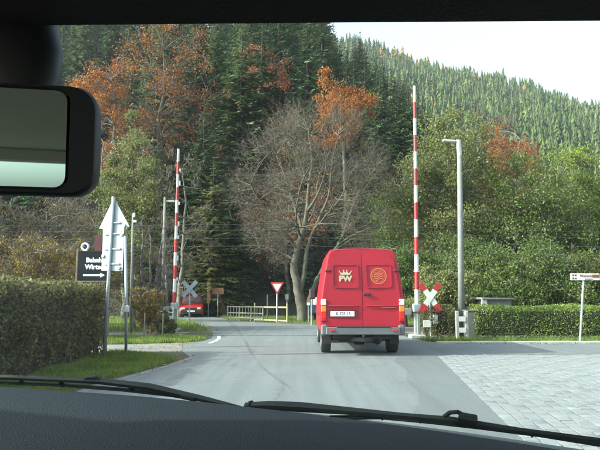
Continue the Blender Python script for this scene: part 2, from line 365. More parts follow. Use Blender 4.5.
XC = lambda Y: 2.94 + (Y - 12.2) * 0.135            # edge between asphalt and cobbles
road = [(-3.1, -6), (XC(-6), -6), (XC(13.6), 13.6), (12, 14.3), (40, 15.0), (40, 16.9), (10, 16.95), (4.6, 17.0), (3.9, 17.6), (3.6, 19), (3.6, 24.0),
        (4.4, 25.3), (14, 25.6), (14, 29.6), (5, 28.6), (1.6, 28.4), (-0.4, 29.6), (-2.3, 31.6), (-3.9, 34.5), (-5.4, 38.8), (-7.3, 45), (-10.5, 56),
        (-14, 56), (-10.2, 44), (-7.9, 37), (-5.6, 31.5), (-4.3, 26.5), (-3.25, 22.2), (-2.86, 19.2), (-2.95, 17.9), (-3.4, 17.25), (-2.9, 14.6), (-2.45, 13.2), (-2.6, 11.5), (-3.1, 9), (-3.3, 3)]
poly('road', road, 0.006, M['asphalt'])
poly('side_path', [(-2.9, 14.55), (-3.42, 17.3), (-5.2, 16.6), (-16, 16.0), (-16, 13.6), (-6, 14.4), (-4.2, 14.5)], 0.0035, M['path'])
# patched strip of darker asphalt beside the cobbles
patch = []
for i in range(106):
    Y = 3.0 + i * 0.1; patch.append((XC(Y) - 0.85 - .05 * math.sin(i * .22) - .06 * math.sin(i * 0.08) - random.uniform(0, .05), Y))
patch2 = [(XC(13.5) - .02, 13.5), (XC(3.0) - .02, 3.0)]
poly('road_patch', patch + patch2, 0.0095, M['asphalt_new'])
# painted edge line and light gutter edge on the left
def strip(name, pts, wid, z, m):
    mb = MB(); L_ = []
    for i, p in enumerate(pts):
        a = Vector(pts[max(i - 1, 0)]); b = Vector(pts[min(i + 1, len(pts) - 1)]); d = (b - a).normalized(); nn = Vector((-d.y, d.x))
        q = Vector(p); L_.append([(*(q + nn * wid / 2), z), (*(q - nn * wid / 2), z)])
    mb.grid(L_); return tag(mb.build(name, m), kind='structure')
strip('road_marking', [(-2.60, 17.0), (-2.56, 18.1), (-2.62, 19.2), (-2.80, 20.4)], .11, .0105, M['paint'])
strip('gutter', [(-3.13, 3), (-2.97, 9), (-2.50, 11.5), (-2.36, 13.0), (-2.6, 13.9)], .10, .0100, M['path'])

# level crossing: rails sunk into the road
for i, yy in enumerate((20.6, 22.05)):
    mb = MB(); mb.box((0, yy, .005), (60, .07, .02)); o = mb.build('rail', M['rail'])
    tag(o, ('nearer' if i == 0 else 'farther') + ' steel rail of the railway track sunk across the road', 'rail', 'rails of the level crossing')
for x0, x1, nm in ((-30, -4.2, 'l'), (4.0, 30, 'r')):
    mb = MB(); mb.add([(x0, 19.9, .0045), (x1, 19.9, .0045), (x1, 22.8, .0045), (x0, 22.8, .0045)], [(0, 1, 2, 3)])
    tag(mb.build('track_bed', M['gravel']), kind='structure')

# kerb stones along the far side of the cobbled area
kmb = MB(); kmb.box((0, 0, 0), (.97, .15, .20), bev=.015); kme = kmb.mesh('kerb_stone', False); kme.materials.append(M['kerb'])
kroot = tag(MB().box((17.5, 17.20, .005), (27.2, .10, .05)).build('kerb', M['kerb']), kind='structure')
for i in range(28):
    x = 4.4 + i; o = link('kerb_stone', kme, kroot, (x, 17.05 + random.uniform(-.008, .008), -.035 + random.uniform(-.008, .008)), random.uniform(-.01, .01))
# grass strips
def grass_area(name, pts, n, hgt, label=None, bias=None):
    """blades inside a polygon of (x,y)"""
    P2 = np.array(pts); mn = P2.min(0); mx = P2.max(0); out = np.zeros((0, 2))
    while len(out) < n:
        c = rng.uniform(mn, mx, (n * 2, 2)); ins = np.zeros(len(c), bool); j = len(P2) - 1
        for i in range(len(P2)):
            a, b = P2[i], P2[j]
            cond = ((a[1] > c[:, 1]) != (b[1] > c[:, 1])) & (c[:, 0] < (b[0] - a[0]) * (c[:, 1] - a[1]) / (b[1] - a[1] + 1e-12) + a[0]); ins ^= cond; j = i
        out = np.concatenate([out, c[ins]])
    c = out[:n]; an = rng.uniform(0, 2 * np.pi, n); h = hgt * rng.uniform(.4, 1.25, n) * (.6 + .5 * np.sin(c[:, 0] * 2.3 + c[:, 1] * 1.7) ** 2); wd = rng.uniform(.006, .014, n)
    ln = rng.uniform(.1, .9, n) * h; la = rng.uniform(0, 2 * np.pi, n)
    base = np.stack([c[:, 0], c[:, 1], np.full(n, .004)], 1); d = np.stack([np.cos(an) * wd, np.sin(an) * wd, np.zeros(n)], 1)
    tip = base + np.stack([np.cos(la) * ln, np.sin(la) * ln, h], 1)
    q = np.stack([base - d, base + d, tip + d * .25, tip - d * .25], 1)
    mb = MB().quads(q); o = mb.build(name, M['grass']); tag(o, label, 'grass', kind='stuff'); return o
near_verge = [(-4.6, 4.0), (-3.35, 4.0), (-3.2, 9), (-2.72, 11.5), (-2.6, 12.6), (-3.1, 13.6), (-4.0, 14.3), (-4.6, 14.35)]
poly('grass_verge', near_verge, .0025, M['verge'])
grass_area('grass', near_verge, 26000, .075, 'short green grass on the verge in front of the left hedge')
far_verge = [(-3.3, 17.45), (-3.0, 18.2), (-3.0, 19.4), (-3.5, 20.0), (-8, 19.9), (-9, 17.0), (-5.2, 16.75)]
poly('grass_verge', far_verge, .0030, M['verge'])
grass_area('grass', far_verge, 16000, .11, 'sunlit tall grass around the foot of the left barrier')
weeds = [(-4.6, 22.9), (-3.4, 22.9), (-4.5, 26.5), (-5.8, 31.5), (-8.2, 37), (-12, 38), (-14, 22.9)]
poly('grass_verge', weeds, .0030, M['verge'])
grass_area('grass', weeds, 15000, .22, 'rough weeds beyond the railway on the left of the road')
right_verge = [(4.3, 17.24), (30, 17.24), (30, 18.6), (3.7, 18.6), (3.75, 17.8)]
poly('grass_verge', right_verge, .0030, M['verge'])
grass_area('grass', right_verge, 24000, .12, 'narrow grass strip between the kerb and the right hedge')
back_verge = [(-1.9, 31.6), (-.3, 29.8), (1.6, 28.6), (5, 28.8), (14, 29.8), (14, 36), (-6, 42), (-5.2, 39.2), (-3.6, 34.7)]
poly('grass_verge', back_verge, .0030, M['verge'])
grass_area('grass', back_verge, 12000, .16, 'grass around the foot of the big bare tree')

fl_c = []
for k in range(900):
    e = random.choice(('L', 'R', 'B', 'K'))
    if e == 'L': y_ = random.uniform(6, 13.5); x_ = float(np.interp(y_, [3, 9, 11.5, 13.0], [-3.2, -3.05, -2.55, -2.4])) + abs(random.gauss(0, .35)) - .5
    elif e == 'R': x_ = random.uniform(4.4, 14); y_ = 16.95 - abs(random.gauss(0, .18))
    elif e == 'B': x_ = random.uniform(-4.6, -2.9); y_ = random.uniform(14.4, 18.5)
    else: y_ = random.uniform(24, 34); x_ = float(np.interp(y_, [22, 26.5, 31.5, 37], [-3.2, -4.3, -5.6, -7.9])) + abs(random.gauss(0, .3))
    fl_c.append((x_, y_, .016 + random.uniform(0, .012)))
fa = np.array(fl_c); fn_ = rng.uniform(0, 6.28, len(fa)); fs_ = rng.uniform(.02, .045, len(fa))
fd = np.stack([np.cos(fn_) * fs_, np.sin(fn_) * fs_, rng.uniform(-.012, .012, len(fa))], 1); fe = np.stack([-np.sin(fn_) * fs_ * .7, np.cos(fn_) * fs_ * .7, rng.uniform(-.006, .012, len(fa))], 1)
tag(MB().quads(np.stack([fa - fd, fa + fe, fa + fd, fa - fe], 1)).build('fallen_leaves', M['leaf_yellow']), 'yellow and brown leaves lying along the road edges', 'leaves', kind='stuff')

# cobbles
def cobble_mesh(seed):
    r = random.Random(seed); a = .0675; zt = .0090; mb = MB(); hx = a * r.uniform(.97, 1.03); hy = a * r.uniform(.97, 1.03); j = lambda s=.006: r.uniform(-s, s)
    bot = [(-hx, -hy, -.03), (hx, -hy, -.03), (hx, hy, -.03), (-hx, hy, -.03)]
    mid = [(x + j(.004), y + j(.004), .0062) for x, y, z in bot]; top = [(x * .97 + j(.003), y * .97 + j(.003), zt + j(.0004)) for x, y, z in bot]
    vs = bot + mid + top; fs = [(8, 9, 10, 11)]
    for L in (0, 4):
        for k in range(4): q = (k + 1) % 4; fs.append((L + k, L + q, L + 4 + q, L + 4 + k))
    mb.add(vs, fs); return mb
cob_me = []
for s in range(6):
    me = cobble_mesh(s).mesh('cobble', False); me.materials.append(M['cobble']); cob_me.append(me)
cob_src = [cobble_mesh(s) for s in range(6)]
yard = [(XC(-6) - .03, -6), (40, -6), (40, 15.0), (12, 14.3), (XC(13.6), 13.6)]
cob_root = poly('cobbled_yard', yard, .0042, M['joint'])
ct = math.atan2(0.135, 1.0); cdx, cdy = math.sin(ct), math.cos(ct)    # direction of the courses
spots = []
for i in range(0, 70):
    off = random.uniform(0, .15)
    for j in range(-2, 96):
        u = .075 + i * .150; v = 1.0 + j * .150 + off
        Y = v; X = XC(Y) + u
        x, y = X, Y
        if y > 13.55 + (x - 3) * .07 - .05 or y < 1.2: continue
        spots.append((x + random.uniform(-.003, .003), y + random.uniform(-.003, .003)))
def seen(x, y):
    d = Vector((x, y, 0)) - Vector((0, 0, CAM_H)); yc = d.y * CP + d.z * SP; zc = -d.y * SP + d.z * CP
    if yc < .1: return None
    px = 300 + F * d.x / yc; py = 225 - F * zc / yc
    return (px, py) if (px < 603 and py < 409 + (px - 300) * .115) else None
vis = sorted([s for s in spots if seen(*s)], key=lambda s: s[0] ** 2 + s[1] ** 2)
single = set(vis[:300]); rest = MB()
for k, s in enumerate(spots):
    if s in single:
        o = link('cobble', cob_me[k % 6], cob_root, (s[0], s[1], random.uniform(-.001, .001)), -ct + random.choice((0, math.pi / 2, math.pi)))
    else:
        src = cob_src[k % 6]; V = src.v[0].copy(); c, sn = math.cos(-ct), math.sin(-ct)
        Vx = V[:, 0] * c - V[:, 1] * sn + s[0]; Vy = V[:, 0] * sn + V[:, 1] * c + s[1]
        rest.add(np.stack([Vx, Vy, V[:, 2] + random.uniform(-.001, .001)], 1), src.f)
tag(rest.build('cobbles', M['cobble'], cob_root), kind='stuff')

# terrain behind
def h_near(X, Y):
    s = 1 - .72 * sstep(2, 42, X)
    return .60 * np.maximum(0, np.minimum(Y, 140) - 43) * s + 0.0
def ridge(X):
    return np.interp(X, [-400, -100, 60, 103, 155, 206, 258, 309, 420, 700, 1200], [330, 290, 262, 245, 232, 220, 206, 190, 150, 90, 60])
def h_far(X, Y):
    t = np.clip((Y - 140) / (600 - 140), 0, 1.25); return ridge(X * 600 / np.maximum(Y, 200)) * np.minimum(t, 1) ** 1.05 - np.maximum(0, Y - 600) * .25
def terrain(X, Y):
    X = np.asarray(X, float); Y = np.asarray(Y, float)
    return np.maximum(h_near(X, Y) + .5 * np.sin(X * .31) * np.sin(Y * .27) * sstep(45, 60, Y), h_far(X, Y))
ys = np.concatenate([np.linspace(43, 150, 55), np.linspace(160, 760, 61)]); xs = np.linspace(-300, 700, 201)
XX, YY = np.meshgrid(xs, ys); ZZ = terrain(XX, YY) - .05
hm = MB(); nr, nc = XX.shape
idx = np.arange(nr * nc).reshape(nr, nc); hm.v.append(np.stack([XX, YY, ZZ], -1).reshape(-1, 3)); hm.n = nr * nc
hm.q.append(np.stack([idx[:-1, :-1], idx[:-1, 1:], idx[1:, 1:], idx[1:, :-1]], -1).reshape(-1, 4)); hm.qm.append(np.zeros((nr - 1) * (nc - 1), int))
tag(hm.build('hillside', M['litter'], smooth=True), kind='structure')

# ------------------------------------------------------------------ vegetation generators
def leaf_quads(C, size, n_up=None, droop=0.0, asp=.6):
    """C (N,3) centres -> N pointed leaf-like quads with random orientation"""
    N = len(C); a = rng.normal(size=(N, 3)); 
    if n_up is not None: a[:, 2] *= n_up
    a /= np.linalg.norm(a, axis=1, keepdims=True) + 1e-9
    b = rng.normal(size=(N, 3)); b -= (a * b).sum(1, keepdims=True) * a; b /= np.linalg.norm(b, axis=1, keepdims=True) + 1e-9
    s = size * rng.uniform(.55, 1.35, (N, 1)); a = a * s; b = b * s * asp
    return np.stack([C - a * .5, C + b * .5 - a * .05, C + a * .55, C - b * .5 - a * .05], 1)
def prisms(A, B, ra, rb):
    """thin 3-sided twigs from A to B (N,3); returns quads (3N,4,3)"""
    d = B - A; d /= np.linalg.norm(d, axis=1, keepdims=True) + 1e-9
    r = rng.normal(size=A.shape); u = np.cross(d, r); u /= np.linalg.norm(u, axis=1, keepdims=True) + 1e-9; v = np.cross(d, u)
    ra = np.asarray(ra).reshape(-1, 1); rb = np.asarray(rb).reshape(-1, 1); out = []
    ang = [0, 2.094, 4.189]
    for k in range(3):
        p = u * math.cos(ang[k]) + v * math.sin(ang[k]); q = u * math.cos(ang[(k + 1) % 3]) + v * math.sin(ang[(k + 1) % 3])
        out.append(np.stack([A + p * ra, A + q * ra, B + q * rb, B + p * rb], 1))
    return np.concatenate(out)
def broadleaf(height, rad, trunk_h, nclump, leaves, twigs, lsize, seed, flat=.75, crad=None, tr=None, limbs=None, inner=.35, twr=.010):
    """returns (wood MB, leaf MB); crown of clumps inside an uneven envelope"""
    global rng
    keep = rng; rng = np.random.default_rng(seed); r = random.Random(seed)
    wood = MB(); leaf = MB(); tr = tr or height * .018
    ch = height - trunk_h; cz = trunk_h + ch * .5; crad = crad or rad * .30
    # uneven envelope
    ph = rng.uniform(0, 6.28, 6)
    def env(az, el): return 1 + .16 * math.sin(2 * az + ph[0]) + .12 * math.sin(3 * az + ph[1] + 2 * el) + .12 * math.sin(4 * el + ph[2] + az)
    cl = []; tries = 0
    while len(cl) < nclump and tries < nclump * 30:
        tries += 1
        az = r.uniform(0, 6.283); el = math.asin(r.uniform(-.92, 1)); rr = (inner + (1 - inner) * r.random() ** .55) * env(az, el)
        p = Vector((rad * rr * math.cos(el) * math.cos(az), rad * rr * math.cos(el) * math.sin(az), cz + ch * .5 * rr * math.sin(el)))
        if all((p - q).length > crad * .62 for q in cl): cl.append(p)
    # trunk with wander
    pts = [Vector((0, 0, -.3))]; x = y = 0; nn = 9
    for i in range(1, nn + 1):
        x += r.uniform(-.035, .035) * height * .5; y += r.uniform(-.035, .035) * height * .5; pts.append(Vector((x, y, height * .88 * i / nn)))
    wood.tube(pts, [tr * (1.35 if i == 0 else 1) * (1 - .92 * i / nn) + .012 for i in range(nn + 1)], 8)
    sk = list(pts[2:]) if limbs is None else list(limbs)
    for p in cl:
        cand = [q for q in sk if q.z < p.z + .3 and q.z < p.z - (Vector((p.x - q.x, p.y - q.y, 0)).length) * .25 + .5] or sk[:2]
        q = min(cand, key=lambda q: (q - p).length); d = p - q
        m1 = q + d * .45 + Vector((r.uniform(-.1, .1), r.uniform(-.1, .1), r.uniform(-.02, .18))) * d.length
        r0 = min(tr * .45, .012 + .014 * d.length)
        wood.tube([q, q + (m1 - q) * .5 + Vector((0, 0, .03 * d.length)), m1, p], [r0, r0 * .75, r0 * .5, .010], 5, cap=False)
    clv = np.array([tuple(p) for p in cl])
    if leaves:
        N = len(cl) * leaves; which = np.repeat(np.arange(len(cl)), leaves); ww = rng.uniform(.55, 1.35, len(cl))[which]
        C = clv[which] + rng.normal(size=(N, 3)) * np.array([1, 1, flat]) * crad * .44 * ww[:, None]
        dens = rng.random(N) < np.clip(rng.uniform(.45, 1.25, len(cl))[which], 0, 1)
        leaf.quads(leaf_quads(C[dens], lsize, 1.4))
    if twigs:
        N = len(cl) * twigs; which = np.repeat(np.arange(len(cl)), twigs); out = clv[which] - np.array([0, 0, cz]); out /= np.linalg.norm(out, axis=1, keepdims=True) + 1e-6
        A = clv[which] + rng.normal(size=(N, 3)) * crad * .30; d = rng.normal(size=(N, 3)) + out * .9 + np.array([0, 0, .35]); d /= np.linalg.norm(d, axis=1, keepdims=True)
        ln = crad * rng.uniform(.45, 1.1, (N, 1)); B = A + d * ln; wood.quads(prisms(A, B, np.full(N, twr), np.full(N, twr * .5)), 1)
        d2 = d + rng.normal(size=(N, 3)) * .6; d2 /= np.linalg.norm(d2, axis=1, keepdims=True)
        A2 = A + d * ln * .5; wood.quads(prisms(A2, A2 + d2 * ln * .6, np.full(N, twr * .8), np.full(N, twr * .4)), 1)
    rng = keep
    return wood, leaf
def conifer(height, rad, seed, whorls=46, gap=0.12, bare=.06, dens=1.0):
    global rng
    keep = rng; rng = np.random.default_rng(seed); r = random.Random(seed); wood = MB(); leaf = MB()
    wood.tube([(0, 0, -1.0), (0.05, 0, height * .5), (0, 0.04, height * .985)], [height * .010, height * .006, .015], 7)
    Q = []; A = []; B = []
    for wi in range(whorls):
        t = bare + (1 - bare) * (wi / whorls) ** .93; z0 = height * t
        Lm = rad * (1 - t) ** .78 * (1 if t > .12 else .75 + t * 2); nb = r.randint(5, 7) if t < .85 else 4
        for k in range(nb):
            if r.random() < gap: continue
            az = r.uniform(0, 6.283); L = Lm * r.uniform(.62, 1.15) + .18; dx, dy = math.cos(az), math.sin(az); dr = r.uniform(.28, .62) * (1.1 - t * .9)
            ns = max(3, int(L / .24 * dens)); up = .25 + .35 * t
            A.append((0, 0, z0)); B.append((dx * L * .7, dy * L * .7, z0 + L * .7 * up * .3 - dr * L * .49))
            s = (np.arange(ns) + rng.uniform(.2, .8, ns)) / ns; s = .04 + .96 * s
            zz = z0 + L * (up * s * .5 - dr * s * s + .14 * s ** 5)
            cen = np.stack([dx * L * s, dy * L * s, zz], 1)
            for side in (-1, 1, 0):
                n = len(s); fl = (.30 + .55 * (1 - s)) * min(1, L * .5) * rng.uniform(.7, 1.25, n) * (1.0 if side else .8)
                fw = rng.uniform(.35, .9, n); ang = az + side * rng.uniform(.6, 1.25, n)
                d = np.stack([np.cos(ang), np.sin(ang), -.28 - rng.uniform(0, .5, n) + (0 if side else .1)], 1); d /= np.linalg.norm(d, axis=1, keepdims=True)
                wv = np.cross(d, np.array([0, 0, 1.0])); wv /= np.linalg.norm(wv, axis=1, keepdims=True) + 1e-9
                wv = wv + np.array([0, 0, 1.0]) * rng.uniform(-.6, .6, (n, 1)); w_ = wv * (fl * .40 * (.6 + fw))[:, None] * .5
                e = cen + d * fl[:, None]; mid = cen + d * (fl * .45)[:, None]
                Q.append(np.stack([cen, mid + w_, e, mid - w_], 1))
    leaf.quads(np.concatenate(Q)); A = np.array(A); B = np.array(B); wood.quads(prisms(A, B, np.full(len(A), .022), np.full(len(A), .008)))
    # leader
    rng = keep; return wood, leaf
def tree_proto(name, wl, bark, leafm, twigm=None):
    wd, lf = wl; tm = wd.mesh(name + '_wood', True)
    tm.materials.append(bark); tm.materials.append(twigm or M['twig'])
    lm = None
    if lf.n: lm = lf.mesh(name + '_leaves'); lm.materials.append(leafm)
    return tm, lm
def plant(name, proto, loc, scale, rotz, label, cat='tree', group=None, crown='crown', trunk='trunk'):
    t = thing(name, label, cat, loc, rotz, group); t.scale = scale if hasattr(scale, '__len__') else (scale,) * 3
    link(trunk, proto[0], t)
    if proto[1]: link(crown, proto[1], t)
    return t

# ---- far forest on the mountain: one mass
def far_forest():
    tri = []
    pts = []
    step = 5.9
    for Y in np.arange(205, 640, step * .9):
        for X in np.arange(-0.05 * Y - 20, .66 * Y + 45, step):
            pts.append((X + rng.uniform(-2.6, 2.6), Y + rng.uniform(-2.6, 2.6)))
    pts = np.array(pts); z = terrain(pts[:, 0], pts[:, 1]); n = len(pts)
    # hide nothing: but drop trees whose tops lie well under the mid trees' skyline and out of any view
    H = (11 + 15 * rng.random(n) ** .8) * (1 + .10 * np.sin(pts[:, 0] * .19 + 2 * np.sin(pts[:, 1] * .07))) * (1 + .15 * np.sin(pts[:, 0] * .05) * np.sin(pts[:, 1] * .04)); W = H * rng.uniform(.13, .27, n)
    larch = (np.sin(pts[:, 0] * .045 + 1.0) * np.sin(pts[:, 1] * .03) > .75) & (rng.random(n) < .05)
    lp = [(404, 588), (411, 580), (416, 585), (426, 580), (428, 590), (441, 590), (444, 577), (446, 584), (457, 560), (470, 545), (482, 572), (592, 470), (596, 462), (600, 470)]; lx = np.array([P(a, 60, b)[0] for a, b in lp]); ly = np.array([b for a, b in lp])
    for a, b in zip(lx, ly): larch |= ((pts[:, 0] - a) ** 2 + (pts[:, 1] - b) ** 2) < 48
    mb = MB(); k = 5; nl = 9
    for mi, sel in ((0, ~larch), (1, larch)):
        p = pts[sel]; zz = z[sel]; h = H[sel]; wdt = W[sel] * (1.3 if mi else 1); m = len(p); a0 = rng.uniform(0, 6.28, m)
        for li in range(nl):
            zb = .08 + .84 * (li / nl); rr = (1 - zb) ** .85 * 1.05; zt = min(1.0, zb + .17)
            for j in range(k):
                a = a0 + li * 2.4 + j * 2 * math.pi / k + rng.uniform(-.3, .3, m); jr = wdt * rr * rng.uniform(.55, 1.3, m); zj = zz + h * (zb + rng.uniform(-.035, .02, m))
                tip = np.stack([p[:, 0], p[:, 1], zz + h * zt], 1); da = .60
                o = np.stack([p[:, 0] + np.cos(a) * jr, p[:, 1] + np.sin(a) * jr, zj], 1)
                l_ = np.stack([p[:, 0] + np.cos(a - da) * jr * .7, p[:, 1] + np.sin(a - da) * jr * .7, zj + h * .05], 1)
                r_ = np.stack([p[:, 0] + np.cos(a + da) * jr * .7, p[:, 1] + np.sin(a + da) * jr * .7, zj + h * .05], 1)
                mb.quads(np.stack([tip, l_, o, r_], 1), mi)
    print('far forest', n, 'trees', mb.n // 4, 'quads')
    o = mb.build('far_forest', [M['far_spruce'], M['larch']]); tag(o, 'dense conifer forest covering the far mountain under the white sky', 'forest', kind='stuff')
far_forest()

# ---- conifers of the near hillside
con = [tree_proto('spruce', conifer(20, 3.1, 11 + i, 50, .10 + .05 * i), M['bark_dark'], M['spruce']) for i in range(3)]
con_l = [tree_proto('fir', conifer(20, 3.6, 31 + i, 50, .14, dens=1.1), M['bark_dark'], M['spruce_light']) for i in range(2)]
con_p = [tree_proto('pine', conifer(20, 4.6, 51, 34, .18, dens=1.1), M['bark_dark'], M['leaf_olive'])]
def sky_limit(px):
    return float(np.interp(px, [0, 325, 333, 342, 352, 360, 368, 378, 390, 400, 430, 470, 520], [-400, -120, 22, 34, 44, 28, 42, 48, 44, 62, 90, 120, 150]))
def put_conifer(X, Y, h, light, label, group):
    z = float(terrain(X, Y)); pr = random.choice(con_l if light else con)
    plant('spruce_tree' if not light else 'fir_tree', pr, (X, Y, z - .3), (h / 20 * random.uniform(.85, 1.15), h / 20 * random.uniform(.85, 1.15), h / 20), random.uniform(0, 6.28), label, group=group)
ncon = 0
for Y in np.arange(52, 128, 6.2):
    for X in np.arange(-.62 * Y, .30 * Y, 5.6):
        x = X + random.uniform(-2, 2); y = Y + random.uniform(-2.4, 2.4); px = 300 + F * x / y
        if random.random() < .12: continue
        z = float(terrain(x, y)); h = random.uniform(20, 29) if px < 322 else random.uniform(17, 25); lim = sky_limit(px); zt = P(px, lim, y).z
        if px > 322: h = min(h, zt - z - random.uniform(0, 2.5))
        if h < 7: continue
        lt_ = random.random() < .45
        wh_ = 'at the far left above the mirror' if px < 95 else 'behind the orange beech' if px < 200 else 'behind the tall light spruce' if px < 275 else 'behind the crown of the bare tree' if px < 345 else 'between the bare tree and the tall barrier boom' if px < 415 else 'behind the street lamp'
        row_ = 'lower slope' if y < 75 else 'middle slope' if y < 100 else 'upper slope'
        put_conifer(x, y, h, lt_, ('light green fir' if lt_ else 'dark green spruce') + ' on the ' + row_ + ' ' + wh_, 'conifers of the hillside wood'); ncon += 1
print('conifers', ncon)
for k, px in enumerate(range(186, 402, 12)):
    Y_ = 44.5 + (k * 7 % 5); p_ = P(px + random.uniform(-4, 4), 200, Y_); put_conifer(p_.x, Y_, random.uniform(6, 10), False, 'young dark spruce at the foot of the slope behind the bare tree', 'young spruces at the foot of the slope')
# individually seen conifers
for px, ty, Y, lt, sc, lab in [
        (243, 12, 50, True, 1.25, 'tall light green spruce with drooping boughs left of the bare tree'),
        (214, 150, 42.5, None, 1.1, 'pale green fir above the road bend, left of the bare tree'),
        (360, 27, 95, False, 1.0, 'lone spruce spire standing up against the white sky'),
        (333, 18, 80, False, 1.1, 'tall dark spruce at the left end of the white sky'),
        (398, 70, 62, True, 1.0, 'green spruce just left of the tall right barrier boom'),
        (378, 60, 70, False, 1.0, 'dark spruce between the bare tree and the right barrier boom'),
        (158, 122, 44, False, 1.2, 'small dark spruce below the orange autumn beech'),
        (205, 95, 46, True, 1.2, 'mid green spruce between the left barrier boom and the tall light spruce')]:
    t = P(px, ty, Y); z = float(terrain(t.x, Y)) if Y > 43 else 0.0; h = t.z - z
    pr = random.choice(con_p if lt is None else con_l if lt else con)
    plant('spruce_tree', pr, (t.x, Y, z - .3), (h / 20 * sc, h / 20 * sc, h / 20), random.uniform(0, 6.28), lab)

# ---- broadleaf trees, each from its own crown
def put_broad(name, label, px, ty, Y, wpx, leafm, seed, trunk_f=.25, ncl=70, leaves=190, twigs=0, lsize=.17, bark='bark', twigm='twig', basey=None, inner=.35, twr=.010, crad=None, flat=.75):
    t = P(px, ty, Y); z = float(terrain(t.x, Y)) if Y > 43 else 0.0
    h = t.z - z; rad = wpx * .5 * Y / F
    wl = broadleaf(h, rad, h * trunk_f, ncl, leaves, twigs, lsize, seed, inner=inner, twr=twr, crad=crad, flat=flat)
    plant(name, tree_proto(name, wl, M[bark], M[leafm], M[twigm]), (t.x, Y, z - .05), 1.0, 0, label)
# right side
put_broad('ash_tree', 'big olive green tree behind the street lamp', 447, 112, 34, 118, 'leaf_olive', 101, .10, 130, 420, 6, .135, inner=.2)
put_broad('maple_tree', 'green tree in the middle of the right tree belt, right of the lamp', 525, 168, 33, 112, 'leaf_green', 102, .06, 120, 400, 6, .125, inner=.2)
put_broad('maple_tree', 'bright yellow green tree at the right edge of the picture', 584, 146, 36, 96, 'leaf_bright', 103, .10, 110, 400, 5, .13, inner=.2)
put_broad('beech_tree', 'orange red autumn tree rising above the right tree belt', 508, 124, 50, 74, 'leaf_orange', 104, .2, 70, 230, 20, .16, twigm='twig', inner=.3)
put_broad('bare_tree', 'thin grey leafless tree between the lamp and the orange tree', 487, 112, 56, 66, 'leaf_brown', 105, .2, 60, 10, 45, .2, twigm='twig_grey', twr=.016)
put_broad('bare_tree', 'greyish half bare tree below the bright green tree on the right', 556, 160, 42, 70, 'leaf_brown', 106, .2, 60, 30, 40, .18, twigm='twig_grey', twr=.013)
put_broad('ash_tree', 'green tree right behind the striped right barrier boom', 408, 168, 38, 90, 'leaf_green', 107, .05, 100, 380, 8, .13, inner=.2)
put_broad('maple_tree', 'green tree just beyond the right edge of the frame', 648, 130, 38, 110, 'leaf_green', 108, .08, 90, 320, 4, .15, inner=.2)
for i, (px, ty, Y, wp, lm, lab) in enumerate([
        (405, 240, 27, 70, 'leaf_green', 'leafy shrub behind the right barrier and the red and white cross'),
        (470, 232, 27, 84, 'leaf_green', 'tall dark green shrub behind the shed'),
        (545, 246, 26, 90, 'leaf_green', 'broad green shrub behind the hedge by the brown direction sign'),
        (604, 240, 27, 80, 'leaf_olive', 'olive shrub at the right edge behind the hedge'),
        (510, 262, 25, 70, 'leaf_green', 'low rounded shrub just right of the shed'),
        (440, 268, 24, 56, 'leaf_olive', 'low shrub between the red and white cross and the lamp post')]):
    put_broad('shrub', lab, px, ty, Y, wp, lm, 130 + i, .02, 80, 380, 6, .095, inner=.15)
# left side
put_broad('beech_tree', 'large half bare beech with orange leaves high on the left slope', 165, 22, 50, 120, 'leaf_orange', 110, .3, 84, 150, 14, .15, twigm='twig_grey', twr=.016)
put_broad('beech_tree', 'golden orange tree beside the rear view mirror', 112, 55, 47, 78, 'leaf_orange', 111, .30, 60, 260, 8, .15, twigm='twig')
put_broad('beech_tree', 'rust red tree between the tall spruces left of centre', 262, 48, 56, 70, 'leaf_rust', 112, .2, 60, 230, 10, .17)
put_broad('beech_tree', 'orange tree peeping out above the big bare tree', 343, 80, 47, 68, 'leaf_orange', 113, .62, 50, 260, 6, .16)
put_broad('beech_tree', 'dull rust tree in the shade behind the bare tree', 290, 170, 45, 110, 'leaf_rust', 114, .1, 50, 110, 14, .14)
put_broad('lime_tree', 'rounded light green tree between the mirror and the left barrier boom', 131, 124, 33, 72, 'leaf_olive', 115, .12, 90, 400, 6, .12, inner=.2)
put_broad('bare_tree', 'brown nearly leafless tree on the slope under the golden tree', 108, 120, 42, 80, 'leaf_brown', 116, .1, 44, 34, 28, .17, twr=.013)
put_broad('bare_tree', 'grey bare tree behind the left barrier boom', 185, 150, 40, 60, 'leaf_brown', 117, .1, 40, 16, 28, .15, twigm='twig', twr=.012)
for i, (px, ty, Y, wp, lm, lv, lab) in enumerate([
        (-6, 190, 22, 96, 'leaf_brown', 90, 'brown thicket shrub at the left edge above the hedge'),
        (52, 192, 23, 100, 'leaf_brown', 80, 'brown thicket shrub behind the hedge under the mirror'),
        (24, 232, 18.5, 80, 'leaf_yellow', 80, 'yellow leaved shrub rising right behind the left hedge'),
        (74, 236, 20, 60, 'leaf_yellow', 80, 'yellow brown shrub beside the black arrow sign'),
        (100, 214, 25, 70, 'leaf_brown', 80, 'brown shrub behind the arrow shaped sign'),
        (-70, 200, 20, 100, 'leaf_brown', 90, 'brown shrub beyond the left edge of the frame'),
        (212, 255, 48, 40, 'leaf_brown', 60, 'small brown shrub above the red car'),
        (148, 285, 21.5, 30, 'leaf_yellow', 60, 'small yellow shrub at the foot of the wooden pole'),
        (166, 314, 21.5, 18, 'leaf_olive', 90, 'low weedy bush at the foot of the left barrier')]):
    put_broad('shrub', lab, px, ty, Y, wp, lm, 150 + i, .03, 64, int(lv * 1.7), 26, .075, inner=.15, twr=.007)
